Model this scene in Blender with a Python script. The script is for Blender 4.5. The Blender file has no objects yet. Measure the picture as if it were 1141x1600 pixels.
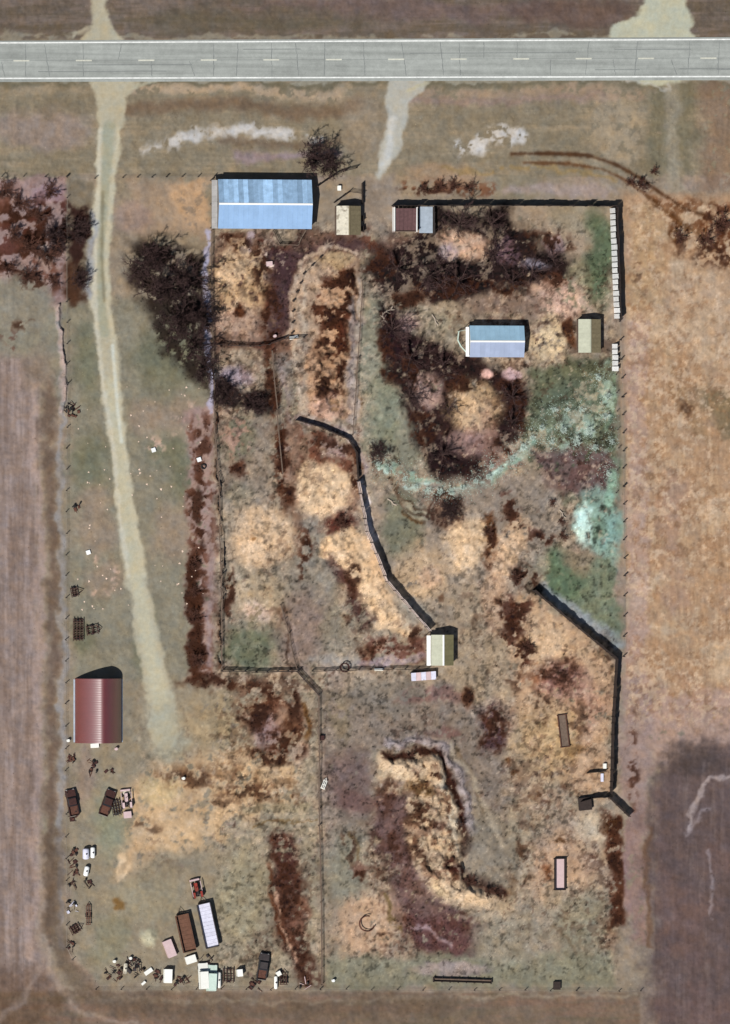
import bpy, math, random
import numpy as np
from mathutils import Vector, Matrix
random.seed(7)
RNG = np.random.default_rng(11)
S = bpy.context.scene
COL = S.collection
PI = math.pi

# ------------------------------------------------------------------ camera, sky, sun, exposure
CAM = np.array([-430.0, 0.0, 1950.0])
cd = bpy.data.cameras.new('camera')
cam = bpy.data.objects.new('camera', cd)
COL.objects.link(cam)
S.camera = cam
DIST = float(np.linalg.norm(CAM))
cd.sensor_fit = 'VERTICAL'
cd.sensor_height = 32.0
cd.lens = 32.0 * DIST / 200.0
cd.clip_start = 10.0
cd.clip_end = 6000.0
FWD = -CAM / DIST
RIGHT = np.array([-FWD[2], 0.0, FWD[0]])            # horizontal picture axis
UP = np.array([0.0, 1.0, 0.0])
cam.matrix_world = Matrix(((RIGHT[0], UP[0], -FWD[0], CAM[0]), (RIGHT[1], UP[1], -FWD[1], CAM[1]),
                           (RIGHT[2], UP[2], -FWD[2], CAM[2]), (0, 0, 0, 1)))
SUN_EL, SHADOW_DIR = math.radians(52), math.radians(42)
w = bpy.data.worlds.new('World')
S.world = w
w.use_nodes = True
nt = w.node_tree
bg = nt.nodes['Background']
sky = nt.nodes.new('ShaderNodeTexSky')
sky.sky_type = 'NISHITA'
sky.sun_disc = False
sky.sun_elevation = SUN_EL
sky.sun_rotation = math.radians(228)
nt.links.new(sky.outputs[0], bg.inputs[0])
bg.inputs[1].default_value = 0.05
sl = bpy.data.lights.new('sun', 'SUN')
sl.energy = 4.7
sl.angle = math.radians(0.5)
sl.color = (1.0, 0.965, 0.92)
so = bpy.data.objects.new('sun', sl)
COL.objects.link(so)
ld = Vector((math.cos(SHADOW_DIR) * math.cos(SUN_EL), math.sin(SHADOW_DIR) * math.cos(SUN_EL), -math.sin(SUN_EL)))
so.rotation_euler = ld.to_track_quat('-Z', 'Y').to_euler()
so.location = (-60, -60, 120)
S.view_settings.view_transform = 'Standard'
S.view_settings.look = 'None'
S.view_settings.gamma = 1.0
S.view_settings.exposure = 0.0
S.view_settings.use_curve_mapping = False
S.render.engine = 'CYCLES'


# ------------------------------------------------------------------ where a point of the picture lies on the ground
def W(px, py, h=0.0):
    u = (px - 570.5) / 8.0
    v = (800.0 - py) / 8.0
    d = FWD * DIST + RIGHT * u + UP * v
    t = (h - CAM[2]) / d[2]
    p = CAM + d * t
    return float(p[0]), float(p[1])


def to_px(x, y):
    vx = x - CAM[0]
    vy = y - CAM[1]
    vz = -CAM[2]
    dep = vx * FWD[0] + vz * FWD[2]
    u = (vx * RIGHT[0] + vz * RIGHT[2]) / dep * DIST
    return 570.5 + 8 * u, 800.0 - 8 * vy / dep * DIST


def lin(c):
    c = np.asarray(c, dtype=float) / 255.0
    return np.where(c <= 0.04045, c / 12.92, ((c + 0.055) / 1.055) ** 2.4)


# ------------------------------------------------------------------ noise
_P = RNG.random((256, 256)).astype(np.float32)


def vnoise(x, y):
    xi = np.floor(x).astype(np.int64)
    yi = np.floor(y).astype(np.int64)
    fx = x - xi
    fy = y - yi
    fx = fx * fx * (3 - 2 * fx)
    fy = fy * fy * (3 - 2 * fy)
    a = _P[xi & 255, yi & 255]
    b = _P[(xi + 1) & 255, yi & 255]
    c = _P[xi & 255, (yi + 1) & 255]
    d = _P[(xi + 1) & 255, (yi + 1) & 255]
    return (a * (1 - fx) + b * fx) * (1 - fy) + (c * (1 - fx) + d * fx) * fy


def fbm(x, y, s, o=4, seed=0, g=0.55):
    t = 0
    amp = 1
    n = 0
    x = x / s + seed * 17.3
    y = y / s + seed * 9.7
    for i in range(o):
        t = t + amp * (vnoise(x, y) * 2 - 1)
        n += amp
        amp *= g
        x, y = (x * 0.8 + y * 0.6) * 2.03 + 3.1, (-x * 0.6 + y * 0.8) * 2.03 + 7.7
    return t / n * 1.6


def sst(e0, e1, x):
    t = np.clip((x - e0) / (e1 - e0), 0, 1)
    return t * t * (3 - 2 * t)


# ------------------------------------------------------------------ the ground grid: picture-fine near the farm, coarse far out
def axis(lo, hi, step, far):
    inner = list(np.arange(lo, hi + 1e-6, step))
    a, s, v = [], step, lo
    while v > -far:
        s *= 1.22
        v -= s
        a.append(v)
    b, s, v = [], step, inner[-1]
    while v < far:
        s *= 1.22
        v += s
        b.append(v)
    return np.array(a[::-1] + inner + b)


GX = axis(-77, 77, 0.225, 1400)
GY = axis(-104, 104, 0.225, 1400)
X, Y = np.meshgrid(GX, GY, indexing='ij')
PX, PY = to_px(X, Y)
N1 = fbm(PX, PY, 60, 4, 1)
N2 = fbm(PX, PY, 60, 4, 2)
WX = PX + 9 * N1 + 4 * fbm(PX, PY, 14, 3, 3)
WY = PY + 9 * N2 + 4 * fbm(PX, PY, 14, 3, 4)
MID = fbm(PX, PY, 22, 4, 5, .65)
FINE = fbm(PX, PY, 7, 3, 6, .7)
SPECK = fbm(PX, PY, 4.2, 2, 8, .7)
BL = fbm(PX, PY, 13, 3, 7, .6)
VS = fbm(PX * 5, PY * .35, 40, 4, 9, .7)       # streaks along the picture's height
HS = fbm(PX * .35, PY * 5, 40, 4, 10, .7)      # streaks along its width
C = np.empty(X.shape + (3,), dtype=np.float64)
C[:] = lin((141, 129, 114))
HT = np.zeros(X.shape)


def mix(m, col, sl_=None):
    col = lin(col) if not isinstance(col, np.ndarray) else col
    if sl_ is None:
        C[:] = C * (1 - m[..., None]) + col * m[..., None]
    else:
        C[sl_] = C[sl_] * (1 - m[..., None]) + col * m[..., None]


def win(x0, y0, x1, y1, pad=25):
    wx = np.nonzero((PX[:, len(GY) // 2] > x0 - pad) & (PX[:, len(GY) // 2] < x1 + pad))[0]
    wy = np.nonzero((PY[len(GX) // 2] > y0 - pad) & (PY[len(GX) // 2] < y1 + pad))[0]
    if len(wx) == 0 or len(wy) == 0:
        return None
    return (slice(wx[0], wx[-1] + 1), slice(wy[0], wy[-1] + 1))


def ell(cx, cy, rx, ry, col, a=1.0, soft=.35, rot=0, h=0, rag=.35, warp=True, tex=0.0):
    R_ = max(rx, ry) * 1.5
    s = win(cx - R_, cy - R_, cx + R_, cy + R_)
    x = (WX if warp else PX)[s] - cx
    y = (WY if warp else PY)[s] - cy
    c_, s_ = math.cos(math.radians(rot)), math.sin(math.radians(rot))
    u = (x * c_ + y * s_) / rx
    v = (-x * s_ + y * c_) / ry
    d = np.sqrt(u * u + v * v) + rag * .5 * MID[s]
    m = 1 - sst(1 - soft, 1 + soft, d)
    if tex:
        m = m * sst(-.30, .12, FINE[s] * .35 + SPECK[s] * .15 + BL[s] + .35 * MID[s] + (.9 - tex))
    if col is not None:
        mix(m * a, col, s)
    if h:
        HT[s] += h * np.clip(1 - d * .8, 0, 1) ** 1.2 * 1.3
    return m


def sdseg(x, y, a, b):
    ax, ay = a
    bx, by = b
    dx, dy = bx - ax, by - ay
    L = dx * dx + dy * dy + 1e-9
    t = np.clip(((x - ax) * dx + (y - ay) * dy) / L, 0, 1)
    return np.hypot(x - ax - t * dx, y - ay - t * dy), t


def line(pts, wd, col, a=1.0, soft=3.0, h=0, rag=0.0, warp=True, tex=0.0, hw=None):
    """pts (x, y[, width]) in picture pixels; wd the full width"""
    xs = [p[0] for p in pts]
    ys = [p[1] for p in pts]
    wmax = max([wd] + [p[2] for p in pts if len(p) > 2])
    s = win(min(xs), min(ys), max(xs), max(ys), wmax + 25)
    x = (WX if warp else PX)[s]
    y = (WY if warp else PY)[s]
    best = np.full(x.shape, 1e9)
    for p, q in zip(pts[:-1], pts[1:]):
        d, t = sdseg(x, y, p[:2], q[:2])
        w0 = p[2] if len(p) > 2 else wd
        w1 = q[2] if len(q) > 2 else wd
        best = np.minimum(best, d - (w0 + (w1 - w0) * t) / 2)
    best = best + rag * MID[s]
    m = 1 - sst(-soft, soft, best)
    if tex:
        m = m * sst(-.30, .12, FINE[s] * .35 + SPECK[s] * .15 + BL[s] + .35 * MID[s] + (.9 - tex))
    if col is not None:
        mix(m * a, col, s)
    if h:
        hw = hw or wd / 2
        HT[s] += h * np.clip(-best / hw, 0, 1) ** .8
    return m, s


def poly(pts, col, a=1.0, soft=8.0, warp=True, tex=0.0, h=0, rag=6.0):
    xs = [p[0] for p in pts]
    ys = [p[1] for p in pts]
    s = win(min(xs), min(ys), max(xs), max(ys), soft + 25)
    x = (WX if warp else PX)[s]
    y = (WY if warp else PY)[s]
    ins = np.zeros(x.shape, bool)
    best = np.full(x.shape, 1e9)
    n = len(pts)
    for i in range(n):
        p, q = pts[i], pts[(i + 1) % n]
        best = np.minimum(best, sdseg(x, y, p, q)[0])
        if q[1] != p[1]:
            cond = ((p[1] > y) != (q[1] > y)) & (x < (q[0] - p[0]) * (y - p[1]) / (q[1] - p[1]) + p[0])
            ins ^= cond
    sd = np.where(ins, -best, best) + rag * MID[s]
    m = 1 - sst(-soft, soft, sd)
    if tex:
        m = m * sst(-.30, .12, FINE[s] * .35 + SPECK[s] * .15 + BL[s] + .35 * MID[s] + (.9 - tex))
    if col is not None:
        mix(m * a, col, s)
    if h:
        HT[s] += h * np.clip(-sd / 18, 0, 1)
    return m, s


# palette, as seen in daylight
TAN = (194, 168, 140)
TAN2 = (181, 153, 121)
PEACH = (172, 142, 116)
BROWN = (120, 92, 72)
RUST = (98, 56, 38)
DARK = (60, 36, 34)
PLUM = (96, 74, 74)
MAUVE = (140, 125, 118)
GREY = (138, 132, 118)
GREEN = (108, 114, 92)
LILAC = (146, 132, 138)

# general mottle of the pasture
mix(sst(-.1, .8, fbm(PX, PY, 110, 4, 12)) * .6, (128, 122, 104))
mix(sst(0, .8, fbm(PX, PY, 70, 4, 13)) * .45, (150, 130, 120))
mix(sst(.1, .8, fbm(PX, PY, 40, 4, 14)) * .4, (158, 138, 112))
# beyond the road
poly([(-900, -700), (2200, -700), (2200, 62), (-900, 62)], (112, 101, 90), 1, 3, False, rag=1)
s = win(-900, -700, 2200, 62, 0)
mix(sst(-.3, .6, HS[s] + .4 * MID[s]) * .55 * (PY[s] < 60), (128, 114, 106), s)
mix(sst(.1, .8, MID[s] - HS[s] * .6) * .5 * (PY[s] < 60), (100, 88, 70), s)
ell(600, 15, 260, 16, (118, 100, 98), .6)
ell(380, 30, 200, 20, (106, 98, 82), .6)
ell(900, 20, 90, 20, (112, 92, 84), .7)
# verge between the road and the farm
poly([(-900, 126), (2200, 122), (2200, 274), (-900, 274)], (136, 126, 108), 1, 3, False)
s = win(-900, 126, 2200, 274, 0)
mix(sst(-.2, .8, HS[s] + .3 * MID[s]) * .5, (125, 116, 98), s)
mix(sst(.1, .9, MID[s] * .6 - HS[s]) * .45, (150, 135, 114), s)
line([(-600, 132), (2000, 128)], 12, (112, 106, 88), .75, 5, False, rag=4)
line([(-600, 127), (2000, 123)], 5, (158, 154, 140), .6, 3, False, rag=5)
line([(-600, 61), (2000, 56)], 6, (150, 144, 128), .6, 3, False, rag=6)
line([(205, 146), (330, 142), (430, 146), (540, 150)], 14, (172, 152, 130), .7, 5, tex=.6)
line([(200, 176), (330, 168), (450, 172), (560, 170)], 18, (118, 96, 78), .7, 8)
line([(660, 146), (900, 144), (1000, 150)], 12, (156, 134, 116), .6, 6, tex=.6)
line([(640, 158), (960, 156)], 10, (150, 126, 122), .5, 6)
line([(350, 225), (520, 220)], 12, (118, 98, 82), .6, 6)
line([(370, 243), (520, 240)], 12, (146, 128, 138), .6, 6)
ell(60, 200, 80, 30, (146, 130, 124), .6)
ell(90, 165, 90, 20, (128, 118, 100), .6)
ell(570, 200, 40, 50, (144, 130, 114), .5)
ell(960, 200, 40, 60, (162, 146, 124), .5, tex=.5)
poly([(1015, 130), (1095, 130), (1085, 260), (1005, 260)], (118, 112, 92), .75, 12, tex=.3)
poly([(1040, 126), (1062, 126), (1072, 300), (1040, 300)], (146, 138, 122), .7, 8)
poly([(1090, 130), (1400, 130), (1400, 300), (1100, 290)], (134, 110, 92), .7, 14, tex=.4)
# upper left brushy corner
poly([(-600, 276), (104, 276), (104, 470), (60, 520), (-600, 440)], (146, 126, 122), 1, 4, False)
poly([(-300, 310), (100, 290), (100, 440), (60, 520), (-300, 480)], (112, 72, 58), .9, 18, tex=1.05)
ell(60, 345, 60, 38, (92, 52, 44), .85, tex=1.0)
ell(10, 400, 40, 40, (100, 66, 62), .8, tex=1.0)
ell(85, 365, 22, 32, (60, 40, 40), .8, tex=.7)
ell(70, 310, 34, 14, (152, 132, 140), .7)
ell(70, 398, 14, 22, (176, 160, 152), .7)
poly([(-300, 450), (60, 430), (100, 480), (100, 650), (70, 560), (-300, 520)], (134, 130, 116), .9, 14)
line([(-40, 490), (20, 530), (40, 580)], 16, (108, 76, 66), .8, 8, tex=.9)
# left ploughed land beyond the fence
poly([(-900, 560), (62, 560), (62, 1460), (100, 1560), (-900, 1700)], MAUVE, 1, 12, False, rag=4)
s = win(-900, 560, 80, 1700, 0)
mm = ((PX[s] < 62) & (PY[s] > 560)).astype(float)
mix(mm * sst(-.2, .7, VS[s]) * .55, (124, 106, 96), s)
mix(mm * sst(.2, .8, -VS[s]) * .4, (160, 146, 142), s)
line([(54, 575), (60, 760), (58, 1100), (50, 1500)], 12, (158, 140, 132), .8, 5, False, rag=2)
line([(76, 600), (81, 760), (79, 1100), (76, 1480)], 16, (116, 98, 86), .85, 8, False, rag=3)
line([(96, 480), (95, 900), (94, 1480)], 9, (142, 138, 136), .85, 3, False, rag=1.5)
line([(96, 470), (96, 640)], 8, (168, 148, 140), .8, 3, True, tex=.4)
# left pasture
poly([(106, 470), (330, 470), (330, 1060), (106, 1060)], (133, 128, 112), .9, 14)
for (x, y, rx, ry) in [(140, 720, 28, 50), (265, 560, 50, 50), (262, 710, 28, 18), (230, 1000, 14, 60), (130, 1000, 20, 26), (140, 560, 20, 60), (290, 750, 25, 30)]:
    ell(x, y, rx, ry, (112, 114, 94), .7, .6)
for (x, y, rx, ry) in [(280, 650, 40, 30), (150, 830, 34, 34), (165, 900, 32, 26), (270, 830, 36, 40), (150, 780, 24, 22), (230, 660, 26, 30)]:
    ell(x, y, rx, ry, (150, 132, 116), .65, .5)
for (x, y, rx, ry) in [(305, 645, 30, 18), (240, 702, 12, 12), (178, 900, 12, 14), (140, 865, 8, 8), (300, 690, 22, 26), (160, 925, 12, 10)]:
    ell(x, y, rx, ry, (186, 160, 144), .8, .5, tex=1.15)
poly([(200, 282), (328, 282), (328, 370), (215, 372)], (152, 132, 112), .9, 10)
poly([(262, 285), (330, 285), (330, 352), (270, 352)], (180, 150, 120), .85, 10, tex=.5)
ell(205, 340, 30, 24, (148, 128, 120), .6)
poly([(106, 282), (148, 282), (140, 470), (108, 470)], (128, 118, 102), .9, 4, False)
poly([(108, 320), (134, 325), (134, 400), (122, 412), (106, 400)], (66, 40, 36), .95, 5)  # black tree shadow painted on the ground
poly([(108, 410), (132, 415), (134, 465), (120, 478), (108, 455)], (88, 56, 40), .9, 7)  # second tree shadow, painted browner
# ground under the dark thicket, its tree shade painted in
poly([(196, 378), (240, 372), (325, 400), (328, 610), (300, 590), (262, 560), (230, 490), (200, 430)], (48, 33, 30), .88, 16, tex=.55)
# strip along the pen's left side
poly([(292, 640), (336, 620), (338, 1075), (296, 1075)], (156, 132, 126), .85, 8, tex=.2)
poly([(288, 660), (336, 640), (338, 1070), (296, 1075)], (112, 74, 58), .8, 6, tex=1.15)
for (x, y, rx, ry) in [(303, 880, 8, 30), (306, 965, 10, 42), (304, 1030, 12, 26), (312, 1072, 24, 12), (300, 925, 8, 14), (310, 790, 6, 30)]:
    ell(x, y, rx * 1.2, ry * 1.1, (80, 52, 40), .95, .35, rag=.9)
line([(326, 860), (328, 1040)], 9, (150, 136, 136), .6, 4)
line([(341, 640), (346, 1045)], 4, (92, 62, 44), .75, 2, True, tex=.7)
QUIET = np.ones(X.shape)
for (qx, qy, qa, qb) in [(395, 1008, 60, 40), (480, 960, 55, 90), (610, 640, 40, 110), (600, 860, 60, 90), (680, 960, 60, 40), (640, 820, 60, 40), (530, 1420, 40, 130), (760, 1320, 45, 70), (910, 930, 70, 80),
                         (600, 1090, 90, 40), (800, 1500, 160, 50), (620, 1520, 130, 30), (780, 770, 90, 30), (340, 1390, 120, 70), (900, 380, 70, 50), (390, 720, 50, 60), (700, 1060, 60, 60), (720, 1180, 60, 60), (545, 1240, 50, 60), (560, 1150, 60, 50)]:
    s_ = win(qx - 2 * qa, qy - 2 * qb, qx + 2 * qa, qy + 2 * qb)
    QUIET[s_] *= .25 + .75 * sst(.6, 1.3, np.hypot((WX[s_] - qx) / qa, (WY[s_] - qy) / qb))
RE0 = fbm(PX, PY, 70, 3, 51)
c2 = fbm(PX, PY, 12, 4, 52, .7)
I0 = QUIET * sst(328, 345, PX) * (1 - sst(950, 975, PX)) * sst(330, 370, PY) * (1 - sst(1490, 1545, PY))
mix(I0 * .6 * sst(.25, .5, c2 + .6 * RE0), (92, 58, 44))
mix(I0 * .4 * sst(.3, .6, -c2 + .5 * RE0), (178, 154, 132))
# big shed surroundings and upper left pen
poly([(334, 358), (560, 358), (560, 560), (334, 560)], (112, 86, 74), .9, 10)
poly([(395, 362), (455, 372), (470, 420), (440, 470), (440, 540), (398, 540), (410, 440), (345, 385), (342, 362)], (92, 50, 38), .9, 10, tex=.85)
poly([(410, 385), (480, 388), (545, 372), (590, 400), (520, 400), (460, 440), (446, 520), (424, 520)], (84, 64, 68), .85, 10, tex=.2)
ell(376, 440, 40, 66, TAN2, .95, .35, tex=.3, h=.5)
ell(372, 420, 30, 34, TAN, .7, .5, tex=.6)
ell(374, 505, 36, 28, (176, 150, 132), .8, .4)
ell(378, 487, 9, 9, (98, 54, 30), .95, .4)
ell(422, 412, 5, 4, (220, 205, 195), .9, .4)
ell(421, 395, 3, 5, (205, 190, 180), .9, .4)
ell(396, 372, 8, 14, (158, 142, 142), .9, .4)
ell(448, 366, 24, 12, (136, 124, 108), .9, .4)
line([(428, 362), (436, 382), (464, 382), (476, 360)], 5, (104, 78, 70), .85, 2, False)
poly([(345, 545), (412, 545), (414, 610), (390, 618), (350, 590)], (160, 142, 122), .95, 6)
ell(372, 592, 30, 18, (156, 144, 156), .8, .4)
poly([(432, 545), (465, 545), (462, 640), (446, 620)], (134, 124, 116), .8, 8)
poly([(334, 588), (350, 592), (388, 622), (425, 605), (436, 640), (415, 655), (375, 640), (338, 630)], (42, 28, 30), .9, 6)  # black shadow arc painted across the ground
line([(424, 548), (430, 640), (436, 700), (442, 800)], 14, (96, 62, 46), .85, 5, tex=.6)
line([(440, 556), (452, 640), (446, 740)], 5, (146, 128, 122), .6, 3)
poly([(348, 655), (420, 655), (425, 800), (350, 800)], (136, 124, 112), .8, 10)
ell(375, 690, 26, 40, (118, 116, 96), .7, tex=.3)
ell(372, 690, 22, 36, (158, 126, 112), .8, .5, tex=1.2)
ell(376, 740, 12, 10, (100, 58, 40), .9, .5, rag=.9)
ell(375, 775, 20, 16, (118, 116, 96), .5)
# central long mound
poly([(452, 470), (476, 410), (510, 394), (548, 400), (566, 440), (556, 660), (468, 655), (470, 560), (450, 510)], (164, 142, 122), .95, 6, tex=.1, h=.45)
poly([(496, 440), (548, 420), (560, 470), (546, 560), (535, 655), (486, 650), (480, 590), (500, 520)], (170, 138, 112), .95, 5, h=1.2)
poly([(500, 430), (520, 420), (552, 428), (545, 520), (530, 560), (500, 520), (488, 480)], (100, 60, 44), .95, 6, tex=.85)
line([(538, 440), (524, 520), (540, 560), (524, 610)], 16, (90, 48, 34), .9, 5, tex=.8)
line([(470, 470), (478, 560), (474, 645)], 16, (152, 138, 124), .9, 4)
line([(548, 470), (552, 560), (546, 660)], 11, (152, 138, 132), .9, 3)
line([(556, 470), (557, 640)], 5, (104, 76, 46), .8, 2, tex=.3)
ell(510, 635, 26, 22, (180, 150, 134), .9, .5, tex=.5)
ell(524, 408, 26, 12, (168, 144, 112), .8)
line([(452, 452), (470, 418), (510, 392), (540, 398)], 9, (118, 92, 78), .8, 3, tex=.5)
line([(462, 656), (500, 664), (545, 682), (556, 700), (566, 740)], 9, (150, 134, 132), .9, 3, False)
# mid-left pens
poly([(446, 668), (552, 700), (560, 790), (540, 830), (450, 840), (445, 740)], (134, 108, 92), .9, 8)
poly([(462, 668), (540, 695), (556, 720), (560, 780), (530, 745), (470, 735)], (112, 68, 52), .8, 8, tex=.9)
line([(438, 660), (448, 780)], 12, (94, 54, 38), .85, 4, tex=.8)
ell(520, 705, 18, 14, (160, 142, 138), .7, .5, tex=.4)
ell(380, 880, 46, 120, (134, 126, 114), .6)
ell(490, 870, 30, 100, (134, 128, 118), .8)
ell(502, 768, 43, 40, (204, 178, 148), 1, .2, h=.7, rag=.2)
ell(408, 838, 48, 47, (196, 170, 142), 1, .26, h=.7, rag=.2)
ell(400, 840, 6, 6, (120, 86, 50), .85, .4)
ell(530, 818, 28, 20, (98, 56, 48), .95, .4, rag=1, tex=.3)
ell(470, 850, 14, 34, (108, 70, 52), .8, .5, rag=1, tex=.9)
poly([(505, 842), (548, 826), (578, 838), (592, 880), (604, 918), (664, 982), (640, 1002), (596, 978), (555, 930), (530, 888), (506, 872)], (206, 178, 146), 1, 6, h=.6)
poly([(516, 868), (540, 890), (562, 940), (585, 968), (570, 975), (545, 945), (520, 905)], (92, 60, 56), .85, 7, tex=.5)
ell(404, 935, 38, 36, (168, 148, 122), .8, .5)
ell(398, 958, 20, 16, (196, 172, 156), .9, .5, tex=.5)
line([(352, 905), (362, 960), (368, 1000)], 9, (96, 60, 48), .7, 4, tex=.8)
ell(395, 1010, 46, 36, (108, 114, 94), .9, .4)
ell(470, 985, 40, 60, (132, 114, 106), .8, .5)
ell(436, 955, 16, 12, (116, 84, 64), .7, .5)
line([(438, 950), (452, 1000), (460, 1044)], 5, (96, 74, 62), .8, 2)
ell(530, 1000, 26, 34, (134, 126, 112), .8, .5)
ell(530, 1030, 40, 10, (152, 148, 142), .7, .5)
poly([(572, 985), (640, 1000), (668, 1000), (662, 1036), (560, 1034)], (116, 76, 66), .85, 8, tex=.45)
ell(610, 1030, 50, 6, (160, 146, 150), .7)
# upper middle yard
poly([(560, 278), (620, 278), (618, 375), (560, 375)], (140, 128, 116), .9, 8)
poly([(610, 366), (680, 366), (640, 400), (600, 410), (562, 400)], (104, 80, 72), .85, 10, tex=.3)
line([(566, 370), (600, 450), (640, 470)], 22, (106, 66, 52), .85, 6, tex=.9)
poly([(682, 325), (955, 325), (955, 500), (700, 500)], (150, 134, 116), .95, 6, tex=.1)
poly([(590, 395), (640, 380), (690, 332), (795, 326), (808, 352), (888, 402), (884, 440), (850, 452), (800, 445), (740, 462), (680, 476), (600, 468), (570, 420)], (50, 34, 34), .97, 12, tex=.05)  # dark litter with the bare trees' shade painted into it
ell(728, 378, 33, 25, (182, 150, 128), 1, .3, tex=.2, h=.3)
ell(705, 390, 14, 12, (150, 134, 140), .8, .4)
ell(862, 378, 12, 14, (150, 128, 128), .8, .4)
ell(792, 395, 22, 16, (140, 112, 120), .6, .5, tex=.6)
ell(835, 412, 20, 10, (140, 132, 140), .8, .5)
ell(640, 438, 56, 30, (52, 38, 38), .85, .5)
ell(735, 345, 46, 16, (42, 28, 28), .8, .5)
ell(720, 435, 60, 22, (46, 30, 32), .85, .5)
line([(640, 295), (700, 288), (770, 296)], 24, (122, 82, 60), .85, 6, tex=1.1)
ell(700, 270, 60, 16, (158, 134, 112), .6)
ell(900, 340, 40, 24, (148, 138, 118), .7)
ell(936, 400, 24, 72, (94, 108, 84), .95, .45, rag=.2)
ell(905, 440, 24, 40, (126, 124, 100), .6)
ell(874, 470, 42, 30, (196, 164, 146), .9, .5, tex=.7)
ell(790, 475, 70, 18, (124, 104, 92), .85, .5)
ell(862, 530, 28, 36, (200, 178, 146), .95, .4, tex=.5)
ell(690, 480, 20, 14, (158, 140, 116), .7)
ell(895, 520, 10, 32, (110, 70, 42), .9, .4, tex=.3)
# dark litter of the middle grove, tree shade painted in with it
poly([(560, 480), (590, 470), (610, 560), (640, 640), (664, 740), (600, 710), (562, 700)], (132, 130, 114), .95, 8)
ell(600, 640, 26, 50, (122, 128, 110), .6)
poly([(588, 472), (628, 492), (662, 520), (716, 552), (742, 556), (800, 576), (830, 610), (834, 650), (812, 690), (770, 705), (742, 742), (690, 752), (664, 742), (640, 668), (606, 590), (590, 520)], (56, 36, 36), .97, 12, tex=.12)
ell(625, 530, 28, 48, (54, 34, 44), .8, .5, rot=-25)
ell(690, 720, 30, 36, (50, 32, 36), .85, .5)
ell(648, 512, 17, 13, (172, 144, 138), .85, .5)
ell(665, 610, 24, 22, (172, 146, 136), .95, .45, tex=.2)
ell(742, 636, 42, 38, TAN2, .95, .4, tex=.2, h=.5)
ell(744, 650, 26, 22, TAN, .8, .5)
ell(730, 686, 34, 22, (150, 124, 118), .85, .5)
ell(765, 690, 16, 40, (146, 116, 104), .7, .5)
ell(764, 582, 9, 8, (204, 168, 158), .9, .4)
ell(804, 580, 14, 9, (196, 166, 164), .9, .4)
ell(702, 525, 40, 20, (150, 140, 122), .7, .5)
ell(800, 720, 40, 14, (146, 122, 112), .7)
# grey green brushy corner
poly([(835, 575), (960, 560), (962, 790), (890, 790), (850, 740), (800, 715), (830, 660)], (100, 104, 84), .95, 10)
ell(885, 590, 45, 22, (108, 108, 84), .8, tex=.4)
ell(900, 650, 60, 50, (104, 114, 96), .8, .4, tex=.3)
ell(910, 680, 50, 36, (150, 168, 156), .6, .4, tex=1.25)
line([(958, 590), (960, 700), (958, 780)], 10, (110, 132, 110), .7, 5)
ell(945, 640, 14, 60, (150, 168, 152), .7, .4, tex=1.0)
poly([(832, 700), (958, 705), (956, 775), (900, 782), (842, 760)], (116, 96, 94), .9, 10, tex=.1)
poly([(840, 715), (955, 715), (950, 775), (850, 770)], (98, 68, 62), .6, 8, tex=1.0)
line([(588, 722), (625, 738), (660, 762), (705, 770), (760, 748), (800, 722), (835, 690)], 15, (132, 156, 142), .85, 4, tex=.75)
line([(588, 730), (640, 764), (705, 768), (760, 745), (820, 700)], 5, (186, 206, 196), .9, 2.5, tex=.9)
# centre south pasture
poly([(572, 745), (640, 770), (830, 740), (900, 800), (860, 880), (820, 920), (790, 1000), (720, 985), (610, 900), (580, 820)], (138, 126, 114), .9, 10)
ell(625, 820, 36, 50, (116, 118, 100), .8)
ell(845, 780, 34, 30, (132, 122, 112), .7)
ell(662, 900, 42, 48, (180, 156, 128), .9, .5, tex=.15, h=.3)
ell(676, 900, 16, 22, (190, 160, 136), .8)
ell(728, 850, 34, 44, (200, 174, 144), .97, .3, h=.5)
poly([(768, 842), (812, 800), (834, 820), (832, 860), (800, 900), (778, 905), (762, 880)], (198, 170, 142), .95, 7, tex=.1, h=.5)
poly([(750, 805), (772, 800), (776, 848), (766, 890), (756, 880)], (108, 68, 40), .9, 6, tex=.2)
line([(786, 778), (800, 808), (840, 830), (866, 850)], 15, (108, 74, 64), .8, 5, tex=.8)
ell(700, 803, 30, 24, (104, 78, 66), .7, .5, tex=.6)
for k_ in range(5):
    line([(600 + 3 * k_, 715 + 8 * k_), (604 + 4 * k_, 750 + 8 * k_), (618 + 5 * k_, 776 + 6 * k_), (648, 796 + 5 * k_ - 6), (676 - 3 * k_, 800 + 4 * k_)], 2.6, (96, 70, 54) if k_ % 2 == 0 else (160, 150, 130), .75, 1.8, False, rag=1.5)
for k_ in range(7):
    x_ = 572 + k_ * 7
    line([(x_, 680 + abs(k_ - 3) * 5), (x_ + 3, 722)], 3, (58, 46, 40), .8, 1.8, False, rag=2)  # dark strokes painted as a small bare tree's shadow
for k_ in range(9):
    line([(684 + k_ * 4, 776), (668 + k_ * 8, 822 - abs(k_ - 4) * 4)], 3.2, (78, 48, 38), .8, 2, False, rag=2)  # fan of strokes painted for tree shadow and branches
line([(628, 798), (655, 812)], 5, (108, 80, 52), .8, 2.5)
ell(693, 933, 5, 6, (112, 76, 52), .9, .5)
ell(640, 960, 34, 24, (134, 134, 128), .8, .5, rot=40)
ell(735, 960, 36, 60, (156, 140, 120), .8, .5)
poly([(690, 1045), (790, 960), (810, 1100), (790, 1200), (700, 1120)], (152, 136, 116), .85, 12)
ell(745, 975, 6, 34, (112, 94, 80), .6, .6, tex=.5)
ell(778, 920, 18, 60, (176, 148, 124), .8, .5)
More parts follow.
